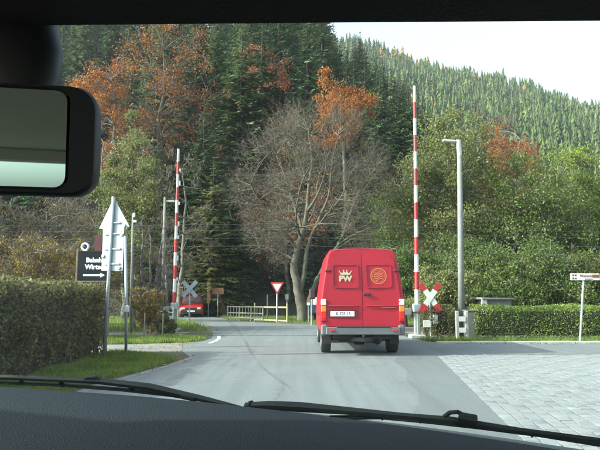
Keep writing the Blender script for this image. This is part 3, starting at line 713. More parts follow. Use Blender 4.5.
for i, (px, ty, Y) in enumerate([(138, 214, 24), (146, 206, 25), (153, 222, 24), (160, 214, 26), (168, 232, 24)]):
    put_broad('sapling', ['leftmost', 'second', 'third', 'fourth', 'rightmost'][i] + ' of the bare saplings between the arrow sign and the left barrier', px, ty, Y, 22, 'leaf_brown', 170 + i, .1, 26, 5, 26, .08, twigm='twig_grey', twr=.008)

# ---- the big bare tree in the middle
def big_tree():
    Y = 31.5; B = G(303, 322); Y = B.y
    def q(px, py, dy=0):
        p = P(px, py, Y + dy); return Vector((p.x - B.x, p.y - B.y, p.z))
    wood = MB(); limbs = []
    def limb(pts, r0, r1):
        pts = [q(*a) for a in pts]; n = len(pts); out = []; rad = []
        for i in range(n - 1):
            for s in range(4):
                t = s / 4; a = pts[max(i - 1, 0)]; b = pts[i]; c = pts[i + 1]; d = pts[min(i + 2, n - 1)]
                out.append(.5 * (2 * b + (c - a) * t + (2 * a - 5 * b + 4 * c - d) * t * t + (3 * b - a - 3 * c + d) * t ** 3))
        out.append(pts[-1]); m = len(out)
        out = [o + Vector((random.uniform(-.03, .03), random.uniform(-.03, .03), 0)) for o in out]
        wood.tube(out, [r0 + (r1 - r0) * (i / (m - 1)) ** .8 for i in range(m)], 9); limbs.extend(out[2:])
    limb([(303, 326), (301, 305), (297, 285), (294, 268), (297, 250), (303, 232), (307, 212), (309, 185), (312, 160), (308, 130)], .34, .04)
    limb([(299, 295), (304, 275), (307, 250), (314, 230), (322, 212), (330, 190), (332, 165), (338, 135)], .17, .03)
    limb([(306, 308, .2), (315, 285, .5), (325, 265, .8), (338, 245, 1.2), (347, 225, 1.4), (355, 200, 1.6), (368, 178, 2), (382, 160, 2)], .17, .03)
    limb([(338, 245, 1.2), (352, 236, 1.0), (370, 228, .6), (388, 224, .4)], .08, .02)
    limb([(297, 250), (288, 236, -.5), (276, 222, -1), (262, 205, -1.4), (250, 185, -1.6)], .10, .02)
    limb([(296, 262), (284, 254, .8), (268, 248, 1.2), (254, 252, 1.4)], .07, .015)
    limb([(303, 232), (294, 205, 1), (286, 180, 1.6), (276, 155, 2)], .09, .02)
    limb([(307, 212), (320, 190, -1), (326, 165, -1.6), (322, 138, -2)], .09, .02)
    limb([(314, 230), (326, 216, -1), (342, 196, -1.6), (352, 170, -2)], .08, .02)
    limb([(309, 185), (300, 160, -.6), (292, 135, -1)], .06, .02)
    limb([(303, 240), (296, 222, -2.2), (300, 190, -3.4), (310, 165, -4)], .08, .02)
    limb([(307, 225), (316, 205, 2.4), (318, 180, 3.4), (330, 150, 4)], .08, .02)
    # clumps of twigs in a dome
    cl = []; r = random.Random(5); tries = 0
    while len(cl) < 200 and tries < 9000:
        tries += 1; px = r.uniform(232, 394); py = r.uniform(104, 268); dy = r.uniform(-4.2, 4.2)
        ex = (px - 312) / 82; ey = (py - 196) / (93 if py < 196 else 74); e = ex * ex + ey * ey + (dy / 4.6) ** 2
        if e > 1 or e < .10: continue
        if py > 225 and (285 < px < 345): continue
        if dy < 0 and py > 170 and 288 < px < 340 and r.random() < .8: continue
        p = q(px, py, dy)
        if all((p - c).length > .52 for c in cl): cl.append(p)
    for p in cl:
        s = min(limbs, key=lambda s: (s - p).length + (1.2 if s.z > p.z else 0)); d = p - s; m1 = s + d * .5 + Vector((r.uniform(-.12, .12), r.uniform(-.12, .12), r.uniform(-.05, .14))) * d.length
        r0 = min(.05, .012 + .012 * d.length); wood.tube([s, m1, p], [r0, r0 * .6, .009], 5, cap=False)
    cv = np.array([tuple(c) for c in cl]); tw = 62; N = len(cl) * tw; wh = np.repeat(np.arange(len(cl)), tw)
    cen = np.array(tuple(q(308, 215))); out = cv[wh] - cen; out /= np.linalg.norm(out, axis=1, keepdims=True)
    A = cv[wh] + rng.normal(size=(N, 3)) * .28; d = rng.normal(size=(N, 3)) + out * 1.0 + np.array([0, 0, .3]); d /= np.linalg.norm(d, axis=1, keepdims=True)
    ln = rng.uniform(.3, .85, (N, 1)); Bq = A + d * ln; wood.quads(prisms(A, Bq, np.full(N, .0050), np.full(N, .003)), 1)
    leaf = MB(); n = 7000; wh2 = rng.integers(0, len(cl), n); C = cv[wh2] + rng.normal(size=(n, 3)) * .4; leaf.quads(leaf_quads(C, .085))
    pr = tree_proto('bare_tree', (wood, leaf), M['bark_pale'], M['leaf_brown'], M['twig_grey'])
    plant('bare_tree', pr, (B.x, B.y, 0), 1, 0, 'big bare tree with forked pale trunk behind the give way sign', trunk='trunk', crown='last_leaves')
big_tree()

# ---- hedges
def hedge(name, label, x0, x1, y0, y1, h, n, leafm, lsize, gaps=False):
    t = thing(name, label, 'hedge', ((x0 + x1) / 2, (y0 + y1) / 2, 0)); wx = x1 - x0; wy = y1 - y0
    core = MB(); nx = max(4, int(wx / .25)); ny = max(4, int(wy / .25))
    ins = .16
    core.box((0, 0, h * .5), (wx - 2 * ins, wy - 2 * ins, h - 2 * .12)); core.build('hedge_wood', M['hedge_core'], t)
    # leaves on the five faces, depth jittered
    area = [wx * wy, wx * h, wx * h, wy * h, wy * h]; pr = np.array(area) / sum(area); f = rng.choice(5, n, p=pr); u = rng.random(n) - .5; v = rng.random(n); dep = np.abs(rng.normal(0, .09, n)) - .06
    C = np.zeros((n, 3))
    wob = lambda a, b: .05 * np.sin(a * 2.1 + 1) * np.sin(b * 2.7) + .035 * np.sin(a * 5.3) * np.sin(b * 6.1 + 2)
    m = f == 0; C[m] = np.stack([u[m] * wx, (v[m] - .5) * wy, h - dep[m] + wob(u[m] * wx, v[m] * wy)], 1)
    for k, s in ((1, -1), (2, 1)):
        m = f == k; C[m] = np.stack([u[m] * wx, s * (wy / 2 - dep[m] + wob(u[m] * wx, v[m] * h)), v[m] * h], 1)
    for k, s in ((3, -1), (4, 1)):
        m = f == k; C[m] = np.stack([s * (wx / 2 - dep[m] + wob(u[m] * wy, v[m] * h)), u[m] * wy, v[m] * h], 1)
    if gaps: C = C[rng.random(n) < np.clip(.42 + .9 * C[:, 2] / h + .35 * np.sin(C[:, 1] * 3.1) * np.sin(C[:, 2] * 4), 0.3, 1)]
    mb = MB().quads(leaf_quads(C, lsize)); mb.build('foliage', M[leafm], t)
    if gaps:
        k = 420; A = np.stack([rng.uniform(-wx / 2 + .08, wx / 2 - .02, k), rng.uniform(-wy / 2, wy / 2, k), np.zeros(k)], 1); A[:, 0] = np.where(rng.random(k) < .75, wx / 2 - .10 - rng.random(k) * .12, A[:, 0])
        B_ = A + np.stack([rng.normal(0, .12, k), rng.normal(0, .2, k), rng.uniform(.6, h, k)], 1); tw = MB().quads(prisms(A, B_, np.full(k, .012), np.full(k, .004))); tw.build('stems', M['twig'], t)
    return t
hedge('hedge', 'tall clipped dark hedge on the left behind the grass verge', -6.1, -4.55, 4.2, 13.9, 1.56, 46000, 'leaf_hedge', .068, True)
hedge('hedge', 'low clipped green hedge on the right behind the kerb', 5.55, 17.5, 18.55, 19.5, 1.0, 42000, 'leaf_hedge_right', .055)
hedge('hedge', 'short stretch of low hedge between the red and white cross and the concrete posts', 4.15, 4.95, 18.9, 19.7, 1.0, 5500, 'leaf_hedge', .055)

# ------------------------------------------------------------------ the red van
def rrect(cx, cz, wx, hz, r, n=5):
    out = []
    for sx, sz, a0 in ((1, -1, -90), (1, 1, 0), (-1, 1, 90), (-1, -1, 180)):
        for i in range(n + 1):
            a = R(a0 + 90 * i / n); out.append((cx + sx * (wx / 2 - r) + r * math.cos(a), cz + sz * (hz / 2 - r) + r * math.sin(a)))
    return out
def ring_frame(mb, outer, inner, y0, y1, mi=0, fn=None):
    n = len(outer); V = [Vector((x, y1, z)) for x, z in outer] + [Vector((x, y0, z)) for x, z in outer] + [Vector((x, y0, z)) for x, z in inner] + [Vector((x, y1, z)) for x, z in inner]
    if fn: V = [fn(v) for v in V]
    fs = []
    for L in range(3):
        for i in range(n):
            j = (i + 1) % n; fs.append((L * n + i, L * n + j, (L + 1) * n + j, (L + 1) * n + i))
    mb.add(V, fs, mi)
def wheel(parent, x, y, r, wd, name='wheel'):
    w_ = MB(); prof = [(-wd / 2, r * .62), (-wd / 2, r * .93), (-wd * .40, r), (wd * .40, r), (wd / 2, r * .93), (wd / 2, r * .62)]
    n = 28; rows = [[Vector((x + a, y + b * math.cos(2 * math.pi * k / n), r + b * math.sin(2 * math.pi * k / n))) for k in range(n)] for a, b in prof]
    w_.grid(rows, 0, True); o = w_.build(name, M['rubber'], parent, True)
    rm = MB(); s = 1 if x > 0 else -1
    prof = [(wd * .5 * s, r * .63), (wd * .40 * s, r * .58), (wd * .22 * s, r * .5), (wd * .30 * s, r * .25), (wd * .42 * s, r * .10), (wd * .42 * s, .001)]
    rows = [[Vector((x + a, y + b * math.cos(2 * math.pi * k / n), r + b * math.sin(2 * math.pi * k / n))) for k in range(n)] for a, b in prof]
    rm.grid(rows, 0, True)
    prof = [(-wd * .5 * s, r * .63), (-wd * .3 * s, r * .5), (-wd * .3 * s, .001)]
    rows = [[Vector((x + a, y + b * math.cos(2 * math.pi * k / n), r + b * math.sin(2 * math.pi * k / n))) for k in range(n)] for a, b in prof]
    rm.grid(rows, 0, True); rm.build('rim', M['rim'], o, True); return o
def build_van():
    YR = 13.35; X0 = 1.42
    t = thing('van', 'red high roofed delivery van seen from behind on the road', 'van', (X0, YR, 0))
    HT = 2.44
    # half outline of the cross-section: (half width, z), sharp tumblehome above the belt line
    half = [(.80, .50), (.90, .51), (.945, .55), (.962, .80), (.965, 1.02), (.950, 1.30), (.918, 1.55), (.868, 1.85), (.822, 2.12), (.800, 2.25), (.775, 2.335), (.72, 2.40), (.58, 2.428), (.28, 2.438)]
    def lean(z): return .09 * max(0, (z - 1.05) / 1.4) ** 1.2
    def section(y, top=1.0, wide=1.0, bot=.40, rear=False):
        pts = []
        for hx, z in half:
            zz = bot + (z - .40) * (top - bot) / (HT - .40) if top != HT else z
            pts.append(Vector((hx * wide, y + (lean(zz) if rear else 0), zz)))
        return pts + [Vector((-p.x, p.y, p.z)) for p in reversed(pts)]
    body = MB(); rows = []
    r_ = section(0, HT, rear=True); c_ = Vector((0, 0, 1.3))
    rows.append([Vector((p.x * .955, p.y, 1.35 + (p.z - 1.35) * .965)) for p in r_])
    rows.append([Vector((p.x * .985, p.y + .012, 1.35 + (p.z - 1.35) * .988)) for p in r_])
    rows.append([Vector((p.x, p.y + .05, p.z)) for p in r_])
    for y, top, wd in ((.30, HT, 1), (1.5, HT, 1), (2.8, HT, 1), (3.35, HT - .03, .995), (3.65, 2.22, .98), (4.15, 1.72, .97), (4.45, 1.40, .95), (4.75, 1.22, .91), (4.95, 1.0, .85), (5.02, .72, .80)):
        rows.append(section(y, top, wd))
    body.grid(rows, 0, True); n = len(rows[0]); body.f.append(list(range(n))); body.m.append(0)
    e = (len(rows) - 1) * n; body.f.append([e + i for i in range(n - 1, -1, -1)]); body.m.append(0)
    body.build('body', M['van_red'], t, False)
    lf = lambda v: Vector((v.x, v.y + lean(v.z), v.z))
    def xw(z): return float(np.interp(z, [h[1] for h in half], [h[0] for h in half])) * .955
    # two rear doors as proud panels with curved outer edge
    for s in (-1, 1):
        zs = [.66, .9, 1.1, 1.35, 1.6, 1.85, 2.05, 2.12, 2.17, 2.22, 2.26, 2.29]; out = []
        edge = [(s * (xw(z) - .045 - .10 * max(0, (z - 2.12) / .17) ** 2), z) for z in zs]
        ol = [(s * .008, .66)] + edge + [(s * .008, 2.30)]
        if s < 0: ol = ol[::-1]
        d = MB(); d.prism(ol, .022, 0, lambda v: Vector((v.x, v.y - .018 + lean(v.z), v.z)))
        door = d.build('rear_door', M['van_red'], t)
        # pressed window panel: raised bead, recessed field
        cx = s * (.385 if s < 0 else .375); wx = .60; cz = 1.80; hz = .54
        b = MB(); ring_frame(b, rrect(cx, cz, wx, hz, .06), rrect(cx, cz, wx - .05, hz - .05, .045), -.033, -.016, 0, lf); b.build('window_panel', M['van_red'], door)
        b = MB(); ring_frame(b, rrect(cx, cz, wx + .012, hz + .012, .065), rrect(cx, cz, wx, hz, .06), -.0205, -.0165, 0, lf); b.build('seal', M['van_dark'], door)
        # hinges at the outer edge
        for z in (1.92, 1.22, .80):
            h = MB(); h.box((s * (xw(z) - .035), lean(z) - .022, z), (.13, .05, .05), bev=.012); h.build('hinge', M['van_dark' if z > 1.5 else 'van_red'], door)
        # horizontal pressed ridge
        b = MB(); b.box((s * .43, lean(1.11) - .026, 1.12), (.72, .022, .035), bev=.010); b.build('pressing', M['van_red'], door)
        if s < 0:
            b = MB(); ring_frame(b, rrect(-.46, .955, .66, .20, .03), rrect(-.46, .955, .60, .15, .02), -.03, -.016, 0, lf); b.build('plate_recess', M['van_dark'], door)
            pl = MB(); pl.box((-.46, -.029, .945), (.54, .010, .115), bev=.004); po = pl.build('licence_plate', M['plate'], door)
            tx = MB(); add_text(tx, 'IL DS 15', .095, -.44, -.0352, .945, .002, 1.0); tx.build('plate_text', M['sign_black'], po)
            # crown and two letters, cream and gold
            lg = MB(); y = lean(1.78) - .0215
            def L3(pts, mi=0): lg.add([Vector((-.385 + a * .82, y + (lean(1.78 + b) - lean(1.78)), 1.80 + b * .8)) for a, b in pts], [tuple(range(len(pts)))], mi)
            L3([(-.13, .035), (-.165, .125), (-.085, .075), (-.045, .15), (0, .09), (.0, .035)]); L3([(0, .035), (0, .09), (.045, .15), (.085, .075), (.165, .125), (.13, .035)])
            for a, b in ((-.165, .135), (-.045, .16), (.045, .16), (.165, .135)): L3([(a + .017 * math.cos(k), b + .017 * math.sin(k)) for k in np.linspace(0, 5.5, 8)])
            vs, fs = text_mb('PW', .165, .010); lg.add([Vector((-.385 + v.x * 1.12, y - .0005 + (lean(1.735 + v.y) - lean(1.78)), 1.735 + v.y)) for v in vs], fs); lg.build('logo', M['gold'], door)
        else:
            lg = MB(); cx, cz = .375, 1.80; y0 = lambda z: lean(z) - .0215
            def ringp(r0, r1, n=30):
                for k in range(n):
                    a, b = 2 * math.pi * k / n, 2 * math.pi * (k + 1) / n
                    q = [(r0 * math.cos(a), r0 * math.sin(a)), (r1 * math.cos(a), r1 * math.sin(a)), (r1 * math.cos(b), r1 * math.sin(b)), (r0 * math.cos(b), r0 * math.sin(b))]
                    lg.add([Vector((cx + u, y0(cz + v), cz + v)) for u, v in q], [(0, 1, 2, 3)])
            ringp(.166, .184); ringp(.134, .142)
            for ro in (-.075, -.035, .005, .045, .085):         # slanting wavy strokes inside the ring
                w_ = math.sqrt(.12 ** 2 - ro ** 2) * .95; pr = []
                for k in range(13):
                    u = -w_ + 2 * w_ * k / 12; v = ro + .016 * math.sin(u * 42) + u * .22
                    if u * u + v * v < .0145: pr.append((u, v))
                for (a, b), (c, d_) in zip(pr, pr[1:]):
                    lg.add([Vector((cx + u, y0(cz + v) - .0003, cz + v)) for u, v in ((a, b - .008), (c, d_ - .008), (c, d_ + .008), (a, b + .008))], [(0, 1, 2, 3)])
            lg.build('emblem', M['gold_orange'], door)
            h = MB(); h.box((.10, lean(1.37) - .034, 1.385), (.19, .03, .06), bev=.012); h.box((.03, lean(1.37) - .045, 1.385), (.03, .035, .03), bev=.008); h.build('door_handle', M['black'], door)
            h = MB(); h.box((.60, lean(1.1) - .030, 1.085), (.34, .014, .018), bev=.004); h.build('trim_strip', M['silver'], door)
    g_ = MB(); g_.box((0, .045, 1.45), (.012, .09, 1.62)); 
    # roof edge above the doors, gutter
    g2 = MB(); g2.tube([(-.62, .10, 2.385), (-.4, .105, 2.408), (0, .108, 2.42), (.4, .105, 2.408), (.62, .10, 2.385)], .018, 6); g2.build('roof_edge', M['van_red'], t)
    # lamps
    for s in (-1, 1):
        x = s * .885; lm = MB(); lm.box((x, .000, 1.05), (.125, .07, .46), bev=.02); lo = lm.build('tail_lamp', M['lens_red'], t)
        a = MB(); a.box((x, -.012, 1.055), (.118, .06, .14), bev=.015); a.build('indicator', M['lens_orange'], lo)
        a = MB(); a.box((x, -.012, 1.205), (.118, .06, .145), bev=.015); a.build('reversing_lens', M['lens_clear'], lo)
    bm = MB(); bm.box((0, -.03, .565), (1.66, .14, .17), bev=.015)
    bo = bm.build('bumper', M['silver'], t)
    for s in (-1, 1):
        e_ = MB(); e_.box((s * .868, .12, .585), (.15, .34, .24), bev=.03); e_.build('bumper_corner', M['silver'], t)
        r2 = MB(); r2.box((s * .70, -.112, .575), (.10, .014, .05), bev=.004); r2.build('reflector', M['lens_red'], bo)
    st = MB(); st.box((0, -.055, .659), (1.2, .11, .016)); st.build('step', M['black'], bo)
    # underbody
    u = MB(); u.box((0, 2.4, .42), (1.3, 4.6, .10)); u.tube([(-.80, 1.0, .33), (.80, 1.0, .33)], .06, 10); u.tube([(-.10, 1.0, .33), (.12, 1.0, .33)], .15, 14)
    u.box((-.45, 1.4, .33), (.10, 1.2, .10)); u.box((.45, 1.4, .33), (.10, 1.2, .10)); u.build('underbody', M['chassis'], t)
    ex = MB(); ex.tube([(.42, .10, .34), (.40, .9, .33)], .035, 10); ex.tube([(.40, .6, .30), (.40, 1.3, .30)], .09, 12); ex.build('exhaust', M['chassis'], t)
    sp = MB(); sp.tube([(.0, .25, .33), (.0, .25, .42)], .30, 20); sp.build('spare_wheel', M['rubber'], t)
    tb = MB(); tb.tube([(0, -.10, .46), (0, .15, .40)], .03, 8); tb.build('tow_hook', M['chassis'], t)
    for s in (-1, 1):
        wheel(t, s * .80, 1.0, .335, .23); wheel(t, s * .80, 4.2, .335, .21)
        mf = MB(); mf.box((s * .80, .62, .36), (.22, .02, .26)); mf.build('mud_flap', M['rubber'], t)
        m_ = MB(); m_.box((s * 1.06, 3.72, 1.42), (.18, .10, .30), bev=.03); m_.tube([(s * .92, 3.75, 1.36), (s * 1.04, 3.73, 1.38)], .02, 6); m_.build('wing_mirror', M['black'], t)
        sd = MB(); sd.box((s * .972, 2.0, .92), (.02, 2.6, .07), bev=.008); sd.build('side_moulding', M['van_dark'], t)
    ws = MB(); ws.add([Vector((-.70, 3.72, 2.18)), Vector((.70, 3.72, 2.18)), Vector((.84, 4.22, 1.66)), Vector((-.84, 4.22, 1.66))], [(0, 1, 2, 3)]); ws.build('windscreen', M['car_glass'], t)
build_van()

# ------------------------------------------------------------------ the small red car on the bend
def build_car():
    p = G(191, 317.5); t = thing('car', 'small red car coming round the bend behind the left barrier', 'car', (p.x, p.y, 0), R(8))
    # car faces the camera: front at local -y
    st = [(-.02, .30, .62, .66), (.06, .24, .70, .78), (.55, .22, .86, .80), (1.0, .22, .92, .82), (1.1, .22, .94, .82), (2.6, .22, .95, .82), (3.5, .22, .95, .80), (3.75, .25, .90, .74)]
    b = MB(); rows = []
    for y, zb, zt, hw in st:
        o = [(-hw * .94, zb), (-hw, zb + .12), (-hw, zt - .18), (-hw * .93, zt - .04), (-hw * .6, zt), (hw * .6, zt), (hw * .93, zt - .04), (hw, zt - .18), (hw, zb + .12), (hw * .94, zb)]
        rows.append([Vector((x, y, z)) for x, z in o])
    b.grid(rows, 0, True); b.f.append(list(range(10))); b.m.append(0); e = 70; b.f.append([e + i for i in range(9, -1, -1)]); b.m.append(0)
    b.build('body', M['car_red'], t, False)
    c = MB(); rows = []
    for y, zt, hw in ((1.02, .93, .74), (1.65, 1.38, .60), (1.85, 1.42, .59), (2.9, 1.42, .58), (3.1, 1.38, .58), (3.62, .95, .70)):
        rows.append([Vector((-hw - (.12 if zt > 1 else 0), y, .92)), Vector((-hw, y, zt - .02)), Vector((-hw * .8, y, zt)), Vector((hw * .8, y, zt)), Vector((hw, y, zt - .02)), Vector((hw + (.12 if zt > 1 else 0), y, .92))])
    c.grid(rows, 0); c.build('roof', M['car_red'], t)
    g_ = MB(); g_.add([(-.66, 1.075, .975), (.66, 1.075, .975), (.53, 1.60, 1.355), (-.53, 1.60, 1.355)], [(0, 1, 2, 3)])
    g_.v[-1] = g_.v[-1] + np.array([0, -.02, .012]); g_.build('windscreen', M['car_glass'], t)
    for s in (-1, 1):
        q = MB(); q.add([(s * .80, 1.35, .96), (s * .80, 3.2, .96), (s * .66, 2.9, 1.33), (s * .66, 1.75, 1.33)], [(0, 1, 2, 3)]); q.build('side_window', M['car_glass'], t)
        h = MB(); h.box((s * .52, -.015, .60), (.26, .07, .13), bev=.03); h.build('headlight', M['lens_clear'], t)
        m_ = MB(); m_.box((s * .88, 1.2, .98), (.16, .08, .11), bev=.03); m_.build('wing_mirror', M['black'], t)
        wheel(t, s * .72, .70, .28, .16); wheel(t, s * .72, 3.05, .28, .16)
    bp = MB(); bp.box((0, -.035, .40), (1.44, .12, .20), bev=.04); bp.build('bumper', M['black'], t)
    gr = MB(); gr.box((0, -.028, .60), (.70, .05, .08), bev=.01); gr.build('grille', M['black'], t)
    pl = MB(); pl.box((0, -.10, .42), (.50, .012, .11), bev=.004); pl.build('licence_plate', M['plate'], t)
build_car()

# ------------------------------------------------------------------ barriers, crosses and posts
def barrier(label, base, top_py, top_px, nb, r0, r1, flip):
    t = thing('barrier', label, 'barrier', base); tip = P(top_px, top_py, base.y); d = Vector((tip.x - base.x, 0, tip.z)); Lz = d.length
    u = d.normalized(); z0 = 1.0
    bo = MB(); n = nb; 
    for k in range(n):
        a = z0 / Lz + (1 - z0 / Lz) * k / n; b = z0 / Lz + (1 - z0 / Lz) * (k + 1) / n
        ra = r0 + (r1 - r0) * k / n; rb = r0 + (r1 - r0) * (k + 1) / n
        bo.tube([d * a, d * b], [ra, rb], 12, (k % 2) if flip else 1 - (k % 2))
    ob = bo.build('boom', [M['red'], M['white']], t)
    fb = MB()
    for k in range(7):                                   # small fittings on the boom
        p = d * (.28 + .10 * k + .013 * (k % 3)); fb.box(p + Vector((.085, -.02, 0)), (.07, .025, (.20 if k % 2 else .12)), bev=.006)
    if flip: fb.build('reflector', M['white'], ob)
    st = MB(); st.box((0, .10, .42), (.16, .16, .84), bev=.02); st.box((0, .02, .98), (.26, .22, .28), bev=.03); st.build('stand', M['steel'], t)
    cw = MB(); cw.box((-.30, .05, .85), (.26, .16, .22), bev=.02); cw.box((.05, .0, .55), (.10, .1, .9), bev=.01); cw.build('counterweight', M['lamp_concrete'], t)
    bs = MB(); bs.box((0, .05, .06), (.5, .5, .14), bev=.03); bs.build('plinth', M['concrete'], t)
    return t
bR = G(417.5, 338.5); barrier('tall red and white barrier boom raised on the right of the van', Vector((bR.x, bR.y, 0)), 86, 414.5, 13, .075, .048, False)
bL = G(173.5, 331.5); barrier('red and white barrier boom raised on the left of the road', Vector((bL.x, bL.y, 0)), 149, 178.5, 12, .075, .048, True)

def saltire(name, label, px, py, half_w, half_h, bw, front, base_y, basepx):
    B = G(basepx, base_y); Y = B.y; c = P(px, py, Y); t = thing(name, label, 'sign', (B.x, Y, 0))
    zc = c.z
    for s in (-1, 1):
        d = Vector((half_w, half_h * s)).normalized(); nrm = Vector((-d.y, d.x)); L = math.hypot(half_w, half_h)
        def bar(a, b, mi, y, nm, mb):
            pts = [d * a + nrm * bw / 2, d * b + nrm * bw / 2, d * b - nrm * bw / 2, d * a - nrm * bw / 2]
            if s > 0: pts = pts[::-1]
            mb.prism([(p.x, zc + p.y) for p in pts][::-1], .012, mi, lambda v: Vector((v.x, v.y + y, v.z)))
        mb = MB(); y = -.06 - .014 * (s > 0)
        if front:
            bar(-L * .52, L * .52, 0, y, '', mb); bar(-L, -L * .52, 1, y, '', mb); bar(L * .52, L, 1, y, '', mb); mb.build('cross_arm', [M['white'], M['red']], t)
        else:
            bar(-L, L, 0, y, '', mb); mb.build('cross_arm', [M['alu']], t)
    po = MB(); po.tube([(0, 0, 0), (0, 0, zc + half_h * .3)], .032, 10); po.build('post', M['steel'], t)
    return t, zc
tR, zc = saltire('crossing_sign', 'red and white diagonal cross sign beside the right barrier', 431, 297.5, .31, .44, .17, True, 339, 431)
mb = MB(); mb.box((-.12, -.06, .48), (.26, .03, .22), bev=.01); mb.build('plate', M['white'], tR)
mb = MB(); mb.box((.15, 0, .62), (.16, .18, .30), bev=.02); mb.build('signal_box', M['steel'], tR)
mb = MB(); mb.box((-.02, -.02, zc - .44), (.74, .03, .05)); mb.build('crossbar', M['red'], tR)
saltire('crossing_sign', 'grey back of a diagonal cross sign in front of the small red car', 189.5, 289, .30, .34, .17, False, 328, 189)

# street lamp
B = G(464, 339); t = thing('street_lamp', 'tall grey concrete street lamp with one short arm', 'street lamp', (B.x, B.y + .25, 0)); top = P(459.3, 143, B.y + .25); L0 = Vector((top.x - B.x, 0, top.z))
mb = MB(); mb.tube([(0, 0, 0), L0 * .5, L0], [.115, .095, .075], 14); mb.build('pole', M['lamp_concrete'], t, True)
mb = MB(); mb.tube([L0 + Vector((0, 0, -.45)), L0 + Vector((-.03, 0, .10))], .085, 10); mb.tube([L0 + Vector((0, 0, .02)), L0 + Vector((-.18, 0, .06))], .03, 8); mb.build('arm', M['steel'], t)
mb = MB(); mb.box(L0 + Vector((-.34, 0, .07)), (.46, .15, .075), Matrix.Rotation(R(6), 3, 'Y'), bev=.03); mb.build('lamp_head', M['white'], t)
# concrete posts with two white plates
B = G(462.5, 340.5); t = thing('marker_posts', 'pair of short concrete posts joined by two white plates', 'post', (B.x, B.y, 0))
for x in (-.145, .145):
    mb = MB(); mb.box((x, 0, .44), (.095, .10, .92), bev=.012); mb.build('post', M['concrete'], t)
for z in (.66, .32):
    mb = MB(); mb.box((0, -.06, z), (.20, .015, .15)); mb.build('plate', M['white'], t)
# electrical cabinet behind
B = G(474, 340); mb = MB(); mb.box((0, .25, .44), (.36, .36, .88), bev=.015); mb.box((0, .25, .90), (.40, .40, .05), bev=.01)
tag(mb.build('cabinet', M['shed_wall'], loc=(B.x, B.y + .1, 0)), 'dark grey cabinet at the left end of the right hedge', 'cabinet')
# shed roof above the hedge
B = P(493, 308, 23); zt = P(493, 298.5, 23).z; t = thing('shed', 'small grey shed peeping out above the right hedge', 'shed', (B.x, 23, 0))
mb = MB(); mb.box((.05, 0, zt / 2 - .02), (1.0, 1.0, zt - .04)); mb.build('wall', M['shed_wall'], t)
mb = MB(); mb.prism([(-.60, zt - .03), (.60, zt - .03), (.60, zt + .02), (-.60, zt + .045)], 1.3, 0, lambda v: Vector((v.x, v.y - .65, v.z))); mb.build('roof', M['shed_roof'], t)
mb = MB(); mb.box((-.50, -.53, zt / 2 - .02), (.20, .10, zt - .04), bev=.01); mb.build('corner_post', M['concrete'], t)

# brown and white direction sign on the right
B = G(585, 344.5); Yb = B.y + .35; a = P(569.5, 273.5, Yb); b = P(599.0, 280.3, Yb); t = thing('direction_sign', 'white and brown direction sign on a thin pale post by the hedge', 'sign', (B.x, Yb, 0))
pt = P(583.8, 275, Yb)
mb = MB(); mb.tube([(.02, 0, 0), (pt.x - B.x, 0, pt.z)], .030, 10); mb.build('post', M['steel'], t)
cx = (a.x + b.x) / 2 - B.x; cz = (a.z + b.z) / 2; wx = b.x - a.x; hz = a.z - b.z
mb = MB(); mb.box((cx, -.045, cz), (wx, .02, hz), bev=.006); pn = mb.build('panel', M['white'], t)
mb = MB(); l = cx - wx / 2
for i in range(2):
    for j in range(2):
        mb.box((l + .075 + i * .075, -.057, cz + (.5 - j) * .09), (.055, .004, .05))
mb.box((l + wx * .86, -.057, cz + .02), (wx * .22, .004, .09)); mb.build('symbol', M['brown_sign'], pn)
mb = MB(); add_text(mb, 'Museum', .11, l + wx * .54, -.0575, cz + .025, .003); add_text(mb, 'Eisenbahn', .06, l + wx * .62, -.0575, cz - .065, .0015); mb.build('lettering', M['brown_sign'], pn)
mb = MB(); mb.disc((l + wx * .27, -.058, cz), hz * .42, 18, 0, .055); mb.build('oval', M['plate'], pn)

# arrow shaped sign, seen from the back
B = G(104, 358); Ya = B.y
t = thing('arrow_sign', 'grey metal back of a big arrow shaped road sign beside the left hedge', 'sign', (B.x, Ya, 0), R(-17))
def A(px, py, dy=0):
    p = P(px, py, Ya + dy); return Vector((p.x - B.x, p.y - Ya, p.z))
ol = [A(113.5, 197.5), A(131.5, 227), A(125.5, 228), A(124.0, 271), A(99.5, 270.5), A(101, 228.5), A(96.5, 228)]
mb = MB(); mb.prism([(p.x, p.z) for p in ol][::-1], .006, 0, lambda v: Vector((v.x, v.y + .03, v.z))); pn = mb.build('panel', M['alu'], t)
for py, xa, xb in ((223, 108, 122), (234, 103, 122), (249, 103, 122), (264, 103, 121)):
    p, q_ = A(xa, py), A(xb, py); mb = MB(); mb.box(((p.x + q_.x) / 2, .014, p.z), (q_.x - p.x, .03, .035), bev=.006); mb.build('bracket', M['steel'], pn)
for px, py in ((101.5, 256), (126, 226), (123, 235), (120, 268)):
    p = A(px, py); mb = MB(); mb.box((p.x, .010, p.z), (.07, .03, .07), bev=.01); mb.build('clamp', M['white'], pn)
mb = MB(); mb.tube([A(103.5, 360), A(114.0, 197)], .038, 12); mb.build('post', M['steel'], t, True)
p2 = G(116.5, 354.5); mb = MB(); p1 = Vector((p2.x - B.x, p2.y - Ya, 0)); mb.tube([p1, p1 + Vector((-.02, -.05, 1.4)), p1 + Vector((-.05, -.12, 2.75))], .033, 12); mb.build('post', M['steel'], t, True)
z = 1.05; mb = MB(); mb.box(p1 + Vector((.01, -.05, z)), (.11, .05, .16), bev=.01); mb.build('sticker_plate', M['white'], t)

